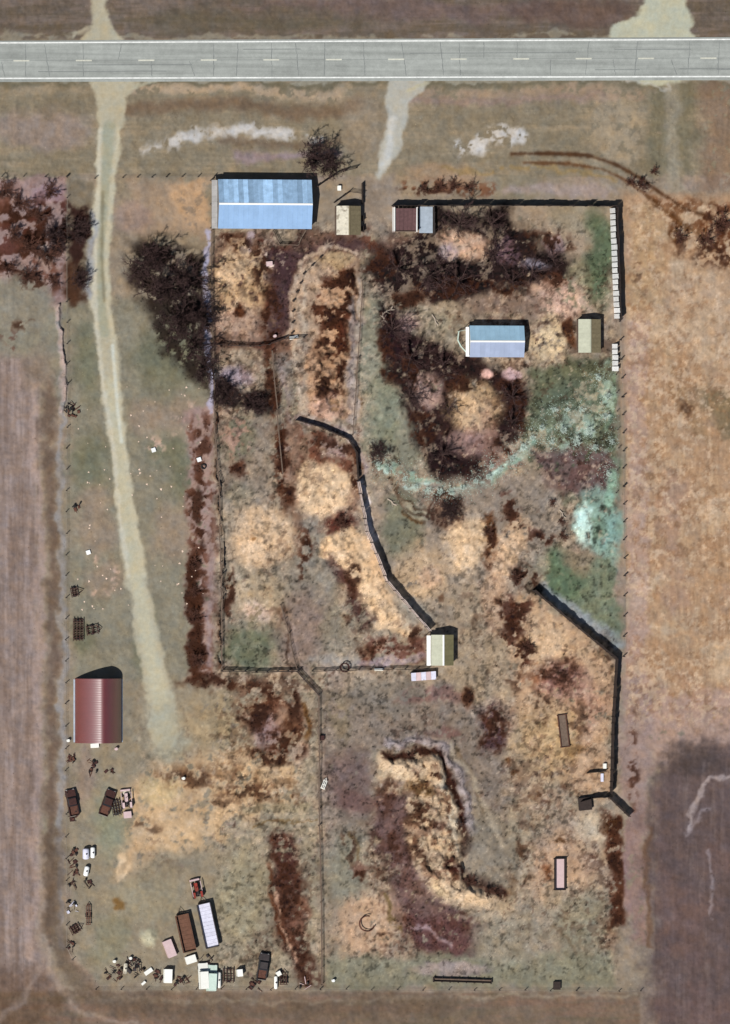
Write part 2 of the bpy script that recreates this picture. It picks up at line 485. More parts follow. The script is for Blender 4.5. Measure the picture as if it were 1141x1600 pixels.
# turquoise mud patch
mPond = ell(937, 824, 30, 42, (138, 166, 154), .9, .45, rag=.9)
ell(935, 775, 26, 14, (128, 150, 138), .8, .5)
ell(955, 850, 12, 50, (126, 154, 144), .8, .5)
ell(914, 822, 14, 28, (196, 222, 212), .95, .4, rag=.6)
ell(938, 820, 11, 16, (118, 136, 112), .7, .4)
line([(955, 740), (956, 790)], 14, (136, 166, 148), .8, 4)
for (x, y, r_) in [(946, 790, 5), (941, 823, 5), (933, 838, 5), (922, 832, 4)]:
    ell(x, y, r_, r_ * 1.4, (60, 70, 60), .8, .4)
poly([(846, 912), (870, 872), (915, 862), (962, 872), (966, 1015)], (114, 122, 102), .95, 6)
ell(880, 900, 34, 40, (100, 118, 94), .9, .5, rot=-20)
ell(905, 872, 22, 26, (140, 116, 100), .6, .5)
line([(848, 918), (966, 1012)], 16, (140, 146, 152), .75, 6)
# right inner strip
poly([(800, 930), (832, 925), (960, 1035), (950, 1240), (905, 1240), (830, 1180), (800, 1080)], (170, 143, 118), .95, 10, tex=.05)
ell(842, 995, 40, 40, TAN, .85, .5, tex=.4, h=.3)
ell(880, 1020, 40, 30, TAN, .7, .5, tex=.4)
poly([(786, 950), (812, 925), (830, 940), (812, 1000), (840, 1040), (810, 1040), (790, 1000)], (96, 56, 44), .9, 8, tex=.75)
ell(876, 1062, 40, 30, (134, 96, 92), .8, .5, tex=.4)
ell(835, 1060, 22, 14, (118, 72, 48), .7, .5, tex=.8)
ell(905, 1110, 34, 50, (168, 134, 118), .7, .5, tex=.3)
ell(848, 1170, 40, 60, (174, 150, 118), .7, .6, tex=.4)
ell(895, 1175, 20, 10, (120, 82, 46), .8, .5)
ell(800, 950, 10, 26, (84, 40, 30), .8, .5)
ell(838, 918, 12, 8, (30, 22, 22), .8)
# south centre
poly([(500, 1085), (700, 1070), (790, 1120), (800, 1290), (640, 1160), (580, 1180), (590, 1300), (502, 1310)], (132, 120, 110), .9, 10)
ell(610, 1090, 60, 30, (126, 118, 108), .7)
ell(680, 1090, 60, 14, (124, 90, 86), .6, tex=.8)
ell(735, 1090, 12, 22, (108, 72, 46), .7, .5, tex=.3)
ell(780, 1132, 24, 40, (98, 74, 78), .95, .4, rag=.6)
ell(700, 1150, 26, 10, (112, 80, 76), .7, .5, tex=.4)
ell(545, 1215, 34, 40, (116, 98, 96), .8, .5, tex=.2)
ell(560, 1250, 40, 16, (118, 92, 90), .7, .5)
ell(530, 1120, 20, 40, (122, 110, 88), .6, .5, tex=.6)
poly([(588, 1170), (690, 1176), (712, 1240), (722, 1330), (736, 1378), (782, 1398), (770, 1424), (700, 1412), (650, 1380), (636, 1300), (628, 1230), (585, 1200)], (186, 164, 138), .97, 6, h=1.9)
poly([(626, 1200), (676, 1196), (698, 1250), (704, 1340), (720, 1380), (660, 1370), (640, 1290)], (130, 96, 76), .7, 8, tex=1.1)
ell(650, 1235, 22, 12, (100, 72, 36), .8, .5, tex=.5)
ell(686, 1290, 14, 12, (88, 46, 36), .8, .5, rag=.8)
line([(598, 1178), (650, 1178), (684, 1182), (706, 1226), (722, 1290), (724, 1330)], 13, (76, 38, 28), .95, 4, rag=3, tex=.2)  # shaded upper right side of the berm painted dark
line([(606, 1160), (660, 1160), (694, 1176), (722, 1222), (734, 1300)], 13, (150, 140, 140), .85, 4, h=.5)
line([(686, 1212), (702, 1262), (706, 1330)], 9, (206, 192, 170), .8, 3, tex=.5)  # whitish highlights painted on the berm, here and in the next two patches
ell(664, 1390, 26, 16, (214, 194, 160), .85, .5, tex=.4)
ell(616, 1214, 26, 12, (200, 180, 152), .8, .5, tex=.5)
line([(692, 1230), (698, 1300), (708, 1370)], 7, (96, 58, 40), .8, 3, tex=.8)
line([(700, 1342), (722, 1362), (752, 1384), (776, 1398)], 17, (76, 36, 30), .95, 5, rag=3, tex=.15)  # shade on the berm's tail painted dark
line([(716, 1172), (740, 1220), (762, 1290), (770, 1310)], 8, (116, 98, 76), .7, 4)
line([(788, 1400), (820, 1370), (818, 1320)], 14, (120, 92, 66), .6, 6, tex=.8)
poly([(590, 1240), (632, 1250), (640, 1340), (690, 1405), (730, 1430), (770, 1445), (740, 1480), (700, 1510), (640, 1460), (600, 1420), (620, 1370), (585, 1330)], (110, 86, 84), .9, 9, tex=.15)
poly([(620, 1420), (680, 1430), (760, 1440), (730, 1490), (700, 1505), (650, 1470)], (108, 76, 74), .85, 8, tex=.3)
line([(626, 1436), (670, 1450), (700, 1475)], 6, (158, 138, 140), .7, 3, tex=.5)
ell(760, 1330, 34, 50, (134, 126, 114), .8, .5)
ell(820, 1240, 34, 60, (156, 138, 118), .5, .5, tex=.4)
ell(540, 1360, 34, 60, (132, 130, 116), .8, .5)
ell(575, 1440, 50, 48, (180, 152, 128), .9, .4, tex=.1)
line([(552, 1300), (558, 1340)], 6, (104, 82, 50), .7, 3)
ell(560, 1352, 14, 10, (112, 66, 52), .7, .5, tex=.5)
line([(600, 1400), (620, 1440), (632, 1450)], 8, (112, 92, 50), .7, 3, tex=.3)
poly([(505, 1490), (960, 1490), (960, 1544), (505, 1544)], (128, 126, 108), .85, 10)
ell(700, 1515, 60, 12, (152, 136, 138), .6)
ell(800, 1470, 60, 40, (142, 134, 118), .7)
line([(325, 360), (324, 440), (328, 520), (331, 600), (332, 640)], 8, (170, 166, 184), .85, 2.5, tex=.15)
ell(875, 1366, 44, 56, (180, 152, 128), .85, .4, tex=.1)
ell(853, 1362, 7, 14, (120, 70, 40), .8, .5)
ell(882, 1145, 30, 44, (176, 150, 112), .6, .5)
for (x, y) in [(838, 1243), (832, 1248), (872, 1320), (800, 1190), (805, 1207)]:
    ell(x, y, 6, 5, (100, 66, 38), .85, .5)
ell(925, 1290, 18, 24, (190, 176, 156), .8, .5)
ell(900, 1440, 50, 60, (134, 130, 112), .7, .5)
poly([(940, 1262), (968, 1270), (976, 1330), (978, 1440), (958, 1440), (946, 1360)], (98, 58, 42), .9, 7, tex=.45)
ell(950, 1282, 14, 14, (94, 58, 34), .9, .5)
line([(985, 1290), (984, 1420)], 16, (142, 116, 116), .7, 5, tex=.4)
line([(856, 1440), (896, 1490)], 8, (112, 94, 72), .5, 4)
# right outer land
poly([(972, 300), (2600, 300), (2600, 1180), (1040, 1130), (980, 1030)], (164, 137, 112), .97, 10, rag=3)
s = win(975, 300, 2600, 1180, 0)
mm = ((PX[s] > 978) & (PY[s] < 1130) & (PY[s] > 320)).astype(float)
mix(mm * sst(-.1, .8, MID[s] + .8 * VS[s]) * .55, (140, 110, 84), s)
mix(mm * sst(.05, .6, -N1[s] + .3 * VS[s]) * .6, (186, 166, 142), s)
mix(mm * sst(.1, .7, N2[s] - .4 * N1[s]) * .5, (150, 122, 98), s)
mix(mm * sst(.1, .9, -MID[s] + .7 * VS[s]) * .5, (192, 166, 138), s)
mix(mm * sst(.0, .8, N2[s]) * .45, (158, 134, 122), s)
poly([(978, 500), (1010, 500), (1012, 1100), (978, 1040)], (166, 144, 136), .6, 6)
poly([(985, 325), (1040, 320), (1030, 480), (985, 480)], (168, 144, 116), .8, 10, tex=.4)
ell(1100, 480, 60, 70, (180, 160, 138), .5, .5)
poly([(1010, 300), (1100, 310), (1200, 330), (1200, 420), (1110, 400), (1060, 350)], (118, 76, 48), .85, 12, tex=.85)
ell(1140, 350, 40, 40, (106, 62, 40), .8, .5, tex=.5)
line([(800, 240), (868, 240), (915, 242), (960, 256), (1000, 278), (1036, 304), (1070, 326), (1150, 352)], 6, (92, 60, 38), .9, 3, warp=False, rag=2)
line([(820, 254), (890, 256), (940, 264), (975, 280), (1004, 300), (1040, 330), (1100, 372)], 6, (108, 72, 44), .85, 3, warp=False, rag=3)
line([(700, 262), (880, 268), (960, 278)], 8, (146, 124, 84), .6, 4, tex=.4)
line([(800, 300), (955, 300)], 16, (156, 142, 138), .7, 6)
ell(1055, 365, 12, 24, (116, 72, 34), .85, .5, rag=.8, tex=.3)
poly([(1090, 600), (1200, 640), (1200, 700), (1141, 690), (1100, 640)], (124, 110, 86), .8, 12)
poly([(1040, 540), (1060, 640), (1120, 700)], (146, 120, 90), .5, 10)
# plum tilled field lower right
poly([(1000, 1030), (1050, 1090), (1200, 1060), (2600, 1130), (2600, 1210), (1020, 1200)], (162, 138, 126), .9, 12, tex=.1)
poly([(1030, 1200), (1052, 1172), (1110, 1158), (2600, 1110), (2600, 2400), (1016, 2400), (1014, 1280), (1018, 1230)], (108, 93, 91), 1, 22, rag=10)
ell(1085, 1190, 50, 24, (88, 78, 76), .7, .5)
s = win(1012, 1160, 2600, 2400, 0)
mm = ((PX[s] > 1024) & (PY[s] > 1190)).astype(float)
mix(mm * sst(-.1, .8, VS[s]) * .5, (100, 86, 84), s)
mix(mm * sst(.1, .8, -VS[s] + .2 * MID[s]) * .4, (124, 110, 106), s)
mix(mm * sst(.2, .9, N1[s] + .2) * .4, (122, 98, 92), s)
line([(1072, 1290), (1082, 1250), (1110, 1218), (1160, 1212), (1260, 1240)], 7, (160, 148, 146), .75, 3, tex=.2)
line([(1070, 1300), (1092, 1268), (1104, 1262)], 5, (150, 138, 138), .6, 3, tex=.2)
line([(1108, 1330), (1112, 1380), (1114, 1430)], 5, (150, 140, 142), .5, 3, tex=.4)
line([(1018, 1290), (1016, 1480)], 8, (112, 84, 66), .7, 4)
poly([(985, 1260), (1012, 1250), (1012, 1480), (990, 1470)], (142, 118, 112), .8, 6, tex=.2)
poly([(972, 1040), (1030, 1100), (1012, 1260), (970, 1240)], (150, 130, 124), .85, 8)
line([(990, 1150), (988, 1230), (1000, 1260)], 14, (116, 84, 72), .7, 6, tex=.7)
# lower left yard
poly([(110, 1060), (495, 1085), (498, 1540), (110, 1540)], (142, 132, 114), .9, 10, tex=.02)
ell(330, 1130, 60, 40, (158, 140, 112), .7, .5, tex=.2)
ell(430, 1120, 50, 40, (140, 108, 88), .85, .5, tex=.3)
ell(410, 1090, 40, 20, (116, 74, 56), .8, .5, tex=.8)
ell(418, 1140, 22, 30, (150, 128, 130), .7, .5)
line([(476, 1100), (480, 1140), (474, 1180)], 9, (112, 76, 34), .8, 3)
ell(425, 1180, 40, 14, (120, 84, 70), .8, .5, tex=.5)
ell(470, 1180, 14, 22, (168, 144, 126), .8, .5)
poly([(180, 1250), (260, 1190), (380, 1170), (480, 1200), (440, 1270), (330, 1310), (240, 1330), (180, 1370)], (182, 156, 126), .85, 16, tex=.5)
ell(290, 1290, 70, 34, (192, 166, 134), .7, .5, tex=.7)
ell(250, 1240, 26, 20, (192, 172, 134), .7, .5)
for (x, y, rx, ry) in [(350, 1215, 60, 24), (270, 1215, 30, 22), (430, 1240, 50, 26), (370, 1170, 40, 18)]:
    ell(x, y, rx, ry, (122, 94, 70), .7, .5, tex=1.15)
line([(390, 1268), (480, 1264)], 12, (146, 134, 110), .7, 4)
line([(400, 1290), (440, 1284), (495, 1284)], 4, (124, 98, 60), .7, 2)
ell(170, 1290, 26, 50, (134, 136, 116), .8, .6)
ell(130, 1210, 14, 50, (144, 128, 118), .7)
ell(230, 1400, 60, 40, (146, 138, 118), .7)
ell(183, 1412, 8, 11, (128, 98, 58), .9, .4)
line([(184, 1340), (184, 1368), (196, 1352)], 5, (206, 182, 152), .8, 2.5)
ell(380, 1400, 40, 70, (144, 136, 114), .8)
ell(170, 1470, 30, 40, (134, 130, 108), .6)
poly([(420, 1318), (440, 1300), (466, 1306), (474, 1400), (486, 1480), (500, 1540), (470, 1535), (440, 1470), (428, 1400)], (98, 66, 56), .92, 10, tex=.3)
ell(450, 1350, 16, 30, (84, 56, 58), .7, .5, tex=.6)
ell(470, 1440, 12, 40, (128, 92, 76), .7, .5, tex=.6)
line([(420, 1350), (432, 1420), (452, 1480)], 7, (106, 62, 38), .8, 3, tex=.5)
line([(434, 1390), (446, 1450), (466, 1500)], 4, (186, 152, 130), .8, 2)
ell(250, 1165, 30, 14, (160, 152, 134), .7)
ell(237, 1466, 14, 18, (172, 168, 146), .95, .35, h=.5)
# bottom field
poly([(-900, 1552), (150, 1548), (1000, 1550), (1000, 2500), (-900, 2500)], (124, 108, 94), 1, 4, False, rag=2)
s = win(-900, 1552, 1000, 2500, 0)
mm = (PY[s] > 1552).astype(float)
mix(mm * sst(-.1, .8, HS[s] + .3 * MID[s]) * .45, (132, 104, 90), s)
mix(mm * sst(.1, .8, -HS[s]) * .4, (112, 104, 84), s)
line([(104, 1490), (150, 1545)], 16, (156, 136, 122), .7, 6)
line([(150, 1560), (1000, 1560)], 6, (146, 134, 118), .6, 3, False)
ell(30, 1560, 70, 50, (104, 80, 62), .5)
line([(84, 1300), (84, 1440), (98, 1500), (130, 1545), (190, 1572), (420, 1574), (700, 1570)], 30, (112, 96, 82), .65, 9, False, rag=4)
line([(64, 1300), (64, 1460), (82, 1530), (130, 1580), (220, 1604)], 8, (158, 142, 130), .6, 5, False, rag=3)
line([(-20, 1600), (40, 1560), (70, 1500)], 10, (148, 134, 126), .5, 6, False, rag=3)
line([(-20, 1640), (60, 1590), (110, 1560)], 7, (100, 84, 70), .5, 5, False, rag=3)
ell(60, 575, 22, 30, (132, 118, 104), .8, .6)
# worn paths round the mounds and along the fences, and a painted lit fence face
line([(450, 520), (454, 460), (474, 412), (512, 386), (552, 398)], 7, (176, 158, 140), .8, 3, rag=2)
line([(474, 450), (470, 560), (472, 650)], 7, (172, 158, 142), .75, 3, rag=2)
line([(560, 440), (556, 560), (550, 664)], 7, (172, 160, 150), .75, 3, rag=2)
line([(470, 648), (510, 660), (548, 676)], 7, (170, 158, 148), .75, 3, rag=2)
line([(700, 1168), (736, 1210), (762, 1270), (780, 1320)], 8, (164, 152, 134), .65, 4, rag=3)
line([(822, 1290), (830, 1350), (812, 1400), (776, 1432), (740, 1440)], 8, (172, 156, 134), .65, 4, rag=3)
line([(640, 745), (664, 700), (645, 640), (610, 600)], 5, (150, 134, 116), .5, 2.5)
line([(562, 756), (569, 800), (580, 846)], 9, (214, 204, 200), .85, 2.5, False, rag=2)  # pale strip on the ground painted as the windbreak's lit face
line([(582, 850), (606, 905), (660, 975)], 6, (186, 166, 150), .6, 2.5, False, rag=2)
line([(780, 1040), (800, 1150), (830, 1240), (850, 1290)], 14, (168, 148, 126), .5, 8, rag=4)
line([(440, 960), (480, 1040), (500, 1080)], 6, (150, 134, 126), .5, 3)
# rusty and pale speckle of trodden litter in the pens
INS = sst(328, 345, PX) * (1 - sst(950, 975, PX)) * sst(330, 370, PY) * (1 - sst(1490, 1545, PY))
INS = np.maximum(INS, .8 * sst(190, 240, PX) * (1 - sst(960, 980, PX)) * sst(1090, 1150, PY) * (1 - sst(1330, 1420, PY)))
INS = INS * QUIET
REG = fbm(PX, PY, 85, 3, 41)
b2 = fbm(PX, PY, 11, 4, 42, .7)
b3 = fbm(PX, PY, 9, 4, 43, .7)
mix(INS * .42 * sst(.38, .6, b2 + .6 * REG), (86, 54, 42))
mix(INS * .3 * sst(.4, .65, b3 - .6 * REG), (200, 180, 158))
OUT = sst(974, 985, PX) * sst(300, 330, PY) * (1 - sst(1100, 1160, PY))
mix(OUT * .5 * sst(.15, .6, b2 + .4 * REG), (140, 108, 82))
mix(OUT * .5 * sst(.15, .6, -b3 + .3 * REG), (196, 174, 150))
def rusty(x, y, rx, ry, a=.85, rot=0, t=.85):
    ell(x, y, rx, ry, (96, 59, 41), a, .45, rot=rot, rag=.8, tex=t)
    ell(x, y, rx * .8, ry * .8, (62, 40, 32), a * .8, .5, rot=rot, rag=.9, tex=t + .15)


for q in [(316, 700, 14, 60, .5), (312, 800, 14, 60), (306, 900, 12, 50), (308, 1000, 14, 60), (330, 1068, 40, 12), (420, 1075, 50, 14), (400, 1110, 34, 24), (460, 1110, 14, 40), (440, 1150, 34, 24), (430, 1180, 46, 18),
          (352, 372, 18, 14), (380, 380, 26, 14), (408, 420, 14, 40), (425, 500, 12, 44), (428, 600, 9, 40), (444, 720, 10, 44), (520, 470, 20, 44), (512, 530, 16, 34), (540, 450, 12, 34), (535, 580, 8, 44), (505, 600, 12, 24),
          (520, 700, 30, 10), (548, 740, 8, 30), (378, 742, 12, 12), (450, 770, 8, 24), (475, 870, 10, 34), (545, 900, 12, 30), (360, 920, 8, 44), (600, 1010, 40, 16), (640, 990, 24, 12),
          (590, 420, 24, 20), (640, 470, 30, 14), (700, 445, 50, 16), (790, 450, 40, 12), (870, 440, 18, 14), (860, 375, 34, 14), (892, 515, 8, 24), (600, 520, 12, 34), (640, 580, 16, 34), (610, 570, 12, 30), (660, 660, 22, 26), (720, 600, 30, 12), (800, 600, 24, 14), (815, 650, 14, 34),
          (790, 700, 20, 16), (765, 850, 9, 36), (795, 800, 18, 20), (850, 840, 20, 12), (822, 900, 22, 14), (800, 960, 16, 44), (815, 1010, 16, 18), (806, 1070, 12, 24, .6), (870, 1050, 34, 24, .7), (850, 1100, 14, 34, .7), (905, 1130, 20, 40, .5),
          (955, 1280, 16, 18), (962, 1340, 12, 44), (966, 1420, 10, 34), (738, 1090, 10, 18), (775, 1140, 22, 34, .8), (650, 1270, 20, 26, .7), (660, 1330, 22, 22, .7), (605, 1240, 14, 30, .6), (615, 1330, 12, 30, .6), (660, 1215, 30, 8), (600, 1465, 30, 10, .6), (632, 1450, 14, 20, .7),
          (300, 1215, 50, 10, .5), (390, 1240, 60, 12, .6), (340, 1255, 40, 8, .5), (230, 1290, 20, 10, .5), (440, 1330, 12, 30), (455, 1400, 16, 50), (476, 1490, 14, 40), (1120, 390, 40, 24, .7), (1060, 370, 14, 26, .7), (1128, 340, 30, 20), (1000, 420, 8, 20, .5), (1075, 640, 14, 20, .5),
          (30, 330, 44, 20), (60, 380, 40, 28), (10, 410, 30, 20), (60, 440, 24, 12, .7), (30, 510, 20, 12, .7), (820, 1330, 10, 60, .5), (545, 1330, 8, 26, .6), (560, 1360, 14, 8), (670, 300, 50, 6), (992, 1180, 8, 60, .6)]:
    rusty(*q[:4], a=q[4] if len(q) > 4 else .85)
# white remains of snow
SNOW = np.zeros(X.shape)
for a in ([([(222, 236), (262, 226)], 9, .8), ([(262, 224), (300, 214), (345, 208), (400, 206), (455, 204)], 15, .35), ([(455, 206), (498, 214)], 5, .9),
           ([(722, 228), (760, 222)], 24, .9), ([(775, 212), (815, 216)], 22, .8), ([(765, 212), (790, 205)], 18, .7)]):
    m, s = line(a[0], a[1], None, 1, 6.5, tex=a[2], rag=6)
    SNOW[s] = np.maximum(SNOW[s], m)
mix(np.clip(SNOW * (.85 + .35 * BL), 0, 1) * .72, (204, 202, 200))
# gravel tracks
TRK = np.zeros(X.shape)
main = [(176, 128, 76), (174, 150, 50), (171, 200, 42), (165, 290, 30), (157, 400, 24), (158, 470, 28), (164, 520, 34), (172, 600, 30), (186, 700, 24), (197, 800, 30), (213, 900, 33), (231, 1000, 35), (248, 1080, 40), (256, 1145, 44)]
m, s = line(main, 30, (172, 166, 146), .95, 4, warp=False, rag=6)
TRK[s] = np.maximum(TRK[s], m)
line([(p[0], p[1], p[2] * .45) for p in main[2:7]], 10, (150, 152, 134), .7, 4, warp=False, rag=4)
line([(p[0], p[1], p[2] * .6) for p in main[7:]], 10, (182, 178, 156), .7, 5, warp=False, rag=3)
for sgn in (-1, 1):
    pts = [(p[0] + sgn * p[2] * .36, p[1]) for p in main[2:11]]
    line(pts, 6, (196, 192, 176) if sgn < 0 else (188, 182, 160), .6, 3, warp=False, rag=3)
line([(161, 300), (159, 400), (163, 470)], 4, (120, 112, 88), .6, 2.5, warp=False, rag=2)
line([(142, 330), (142, 460)], 8, (150, 152, 156), .7, 4)
line([(176, 540), (184, 640), (190, 690)], 5, (196, 198, 186), .8, 2, warp=False)
m, s = line([(255, 1120), (262, 1165)], 46, (160, 156, 138), .7, 12)
for pts, c_ in (([(634, 128, 60), (624, 150, 40), (622, 185, 28), (612, 225, 30), (592, 275, 12)], (172, 170, 160)),
                ([(156, -60, 26), (156, 20, 26), (160, 45, 34), (160, 60, 66)], (170, 164, 144)),
                ([(1050, -90, 66), (1042, 0, 62), (1036, 36, 90), (1030, 58, 150)], (178, 178, 158))):
    m, s = line(pts, 30, c_, .95, 4, warp=False, rag=5)
    TRK[s] = np.maximum(TRK[s], m)
line([(618, 190), (612, 232), (598, 262)], 13, (192, 192, 188), .7, 5)
line([(1045, 130), (1052, 140), (980, 126)], 4, (190, 190, 186), .4, 2)
line([(200, 140), (240, 127)], 6, (172, 168, 148), .8, 2.5)
line([(640, 145), (668, 127)], 6, (176, 170, 146), .8, 2.5)
line([(110, 58), (150, 50)], 8, (166, 160, 142), .7, 3)
# unevenness of colour everywhere
calm = np.clip(1 - TRK * .6 - SNOW * .7, 0, 1)
busy = .5 + .4 * np.maximum(INS, OUT * .8)
rough = 1 + calm * busy * (.13 * FINE + .07 * SPECK + .22 * MID)
hue = fbm(PX, PY, 12, 3, 21)
C *= np.clip(rough, .45, 1.7)[..., None]
C[..., 0] *= 1 + .05 * hue
C[..., 2] *= 1 - .07 * hue
# loose darker flecks in the busy farmyard
inside = sst(325, 345, PX) * (1 - sst(955, 975, PX)) * sst(330, 360, PY) * (1 - sst(1520, 1545, PY))
fl = fbm(PX, PY, 6, 3, 31, .7)
C *= (1 - inside * .42 * sst(.28, .7, fl + .25 * N1) * calm)[..., None]
C *= (1 + inside * .22 * sst(.3, .7, -fl + .2 * N2) * calm)[..., None]
LUM = C.mean(axis=2, keepdims=True)
C = LUM + (C - LUM) * 1.08
LUM = np.clip(C.mean(axis=2, keepdims=True), .004, 1)
C = C * np.where(LUM < .24, (LUM / .24) ** .38, (LUM / .24) ** .1)
C = np.clip(C * np.array([.865, .86, .86]), .006, .9)
# relief
flat = 1 - np.clip(TRK * .9, 0, 1)
roadm = sst(118, 165, PY) + (1 - sst(20, 66, PY))
roadm = np.where((PY > 20) & (PY < 165), np.clip(np.maximum(sst(126, 165, PY), 1 - sst(20, 60, PY)), 0, 1), 1)
HT = HT * (.85 + .45 * MID + .3 * BL)
HT += .10 * MID + .05 * FINE + .03 * SPECK + .06 * VS * ((PX < 60) | (PX > 1016))
for (x0, y0, x1, y1) in [(325, 270, 500, 362), (515, 312, 568, 372), (608, 315, 682, 368), (718, 500, 825, 562), (900, 490, 945, 555), (662, 986, 716, 1046), (112, 1045, 198, 1168)]:
    b = np.maximum(np.maximum(x0 - PX, PX - x1), np.maximum(y0 - PY, PY - y1))
    HT *= sst(0, 12, b)
HT *= roadm * (.2 + .8 * flat)


def hz(x, y):
    i = min(max(int(np.searchsorted(GX, x)), 0), len(GX) - 1)
    j = min(max(int(np.searchsorted(GY, y)), 0), len(GY) - 1)
    return float(HT[i, j])


# ------------------------------------------------------------------ materials
def principled(name):
    m = bpy.data.materials.new(name)
    m.use_nodes = True
    n = m.node_tree
    return m, n, n.nodes['Principled BSDF']


def mat(name, rgb, rough=.8, metal=0.0, var=.25, scale=1.5, bump=.0, rust=None, spec=.4, per=.06):
    m, n, p = principled(name)
    c = lin(rgb)
    tc = n.nodes.new('ShaderNodeNewGeometry')
    nz = n.nodes.new('ShaderNodeTexNoise')
    nz.inputs['Scale'].default_value = scale
    nz.inputs['Detail'].default_value = 6
    nz.inputs['Roughness'].default_value = .65
    n.links.new(tc.outputs['Position'], nz.inputs['Vector'])
    rp = n.nodes.new('ShaderNodeValToRGB')
    rp.color_ramp.elements[0].position = .3
    rp.color_ramp.elements[1].position = .7
    lo = tuple(np.clip(c * (1 - var), 0, 1)) + (1,)
    hi = tuple(np.clip(c * (1 + var), 0, 1)) + (1,)
    rp.color_ramp.elements[0].color = lo
    rp.color_ramp.elements[1].color = hi
    n.links.new(nz.outputs['Fac'], rp.inputs['Fac'])
    src = rp.outputs['Color']
    if rust is not None:
        n2 = n.nodes.new('ShaderNodeTexNoise')
        n2.inputs['Scale'].default_value = scale * .6
        n2.inputs['Detail'].default_value = 8
        n.links.new(tc.outputs['Position'], n2.inputs['Vector'])
        r2 = n.nodes.new('ShaderNodeValToRGB')
        r2.color_ramp.elements[0].position = .52
        r2.color_ramp.elements[1].position = .66
        r2.color_ramp.elements[0].color = (0, 0, 0, 1)
        r2.color_ramp.elements[1].color = (.8, .8, .8, 1)
        n.links.new(n2.outputs['Fac'], r2.inputs['Fac'])
        mx = n.nodes.new('ShaderNodeMix')
        mx.data_type = 'RGBA'
        n.links.new(r2.outputs['Color'], mx.inputs[0])
        n.links.new(src, mx.inputs[6])
        mx.inputs[7].default_value = tuple(lin(rust)) + (1,)
        src = mx.outputs[2]
    oi = n.nodes.new('ShaderNodeObjectInfo')          # each sheet or plank weathered a little differently
    mr = n.nodes.new('ShaderNodeMapRange')
    mr.inputs[3].default_value = 1 - per
    mr.inputs[4].default_value = 1 + per
    n.links.new(oi.outputs['Random'], mr.inputs[0])
    vm = n.nodes.new('ShaderNodeVectorMath')
    vm.operation = 'SCALE'
    n.links.new(src, vm.inputs[0])
    n.links.new(mr.outputs[0], vm.inputs['Scale'])
    n.links.new(vm.outputs[0], p.inputs['Base Color'])
    p.inputs['Roughness'].default_value = rough
    p.inputs['Metallic'].default_value = metal
    p.inputs['Specular IOR Level'].default_value = spec
    if bump:
        b = n.nodes.new('ShaderNodeBump')
        b.inputs['Strength'].default_value = .6
        b.inputs['Distance'].default_value = bump
        n.links.new(nz.outputs['Fac'], b.inputs['Height'])
        n.links.new(b.outputs[0], p.inputs['Normal'])
    return m


def attr_mat(name, lo=.72, hi=1.25, scale=1.6, rough=.95):
    m, n, p = principled(name)
    at = n.nodes.new('ShaderNodeAttribute')
    at.attribute_name = 'col'
    tc = n.nodes.new('ShaderNodeTexCoord')
    nz = n.nodes.new('ShaderNodeTexNoise')
    nz.inputs['Scale'].default_value = scale
    nz.inputs['Detail'].default_value = 8
    nz.inputs['Roughness'].default_value = .75
    n.links.new(tc.outputs['Object'], nz.inputs['Vector'])
    mr = n.nodes.new('ShaderNodeMapRange')
    mr.inputs[1].default_value = .3
    mr.inputs[2].default_value = .7
    mr.inputs[3].default_value = lo
    mr.inputs[4].default_value = hi
    n.links.new(nz.outputs['Fac'], mr.inputs[0])
    vm = n.nodes.new('ShaderNodeVectorMath')
    vm.operation = 'SCALE'
    n.links.new(at.outputs['Color'], vm.inputs[0])
    n.links.new(mr.outputs[0], vm.inputs['Scale'])
    n.links.new(vm.outputs[0], p.inputs['Base Color'])
    p.inputs['Roughness'].default_value = rough
    p.inputs['Specular IOR Level'].default_value = .1
    b = n.nodes.new('ShaderNodeBump')
    b.inputs['Strength'].default_value = .5
    b.inputs['Distance'].default_value = .08
    n.links.new(nz.outputs['Fac'], b.inputs['Height'])
    n.links.new(b.outputs[0], p.inputs['Normal'])
    return m


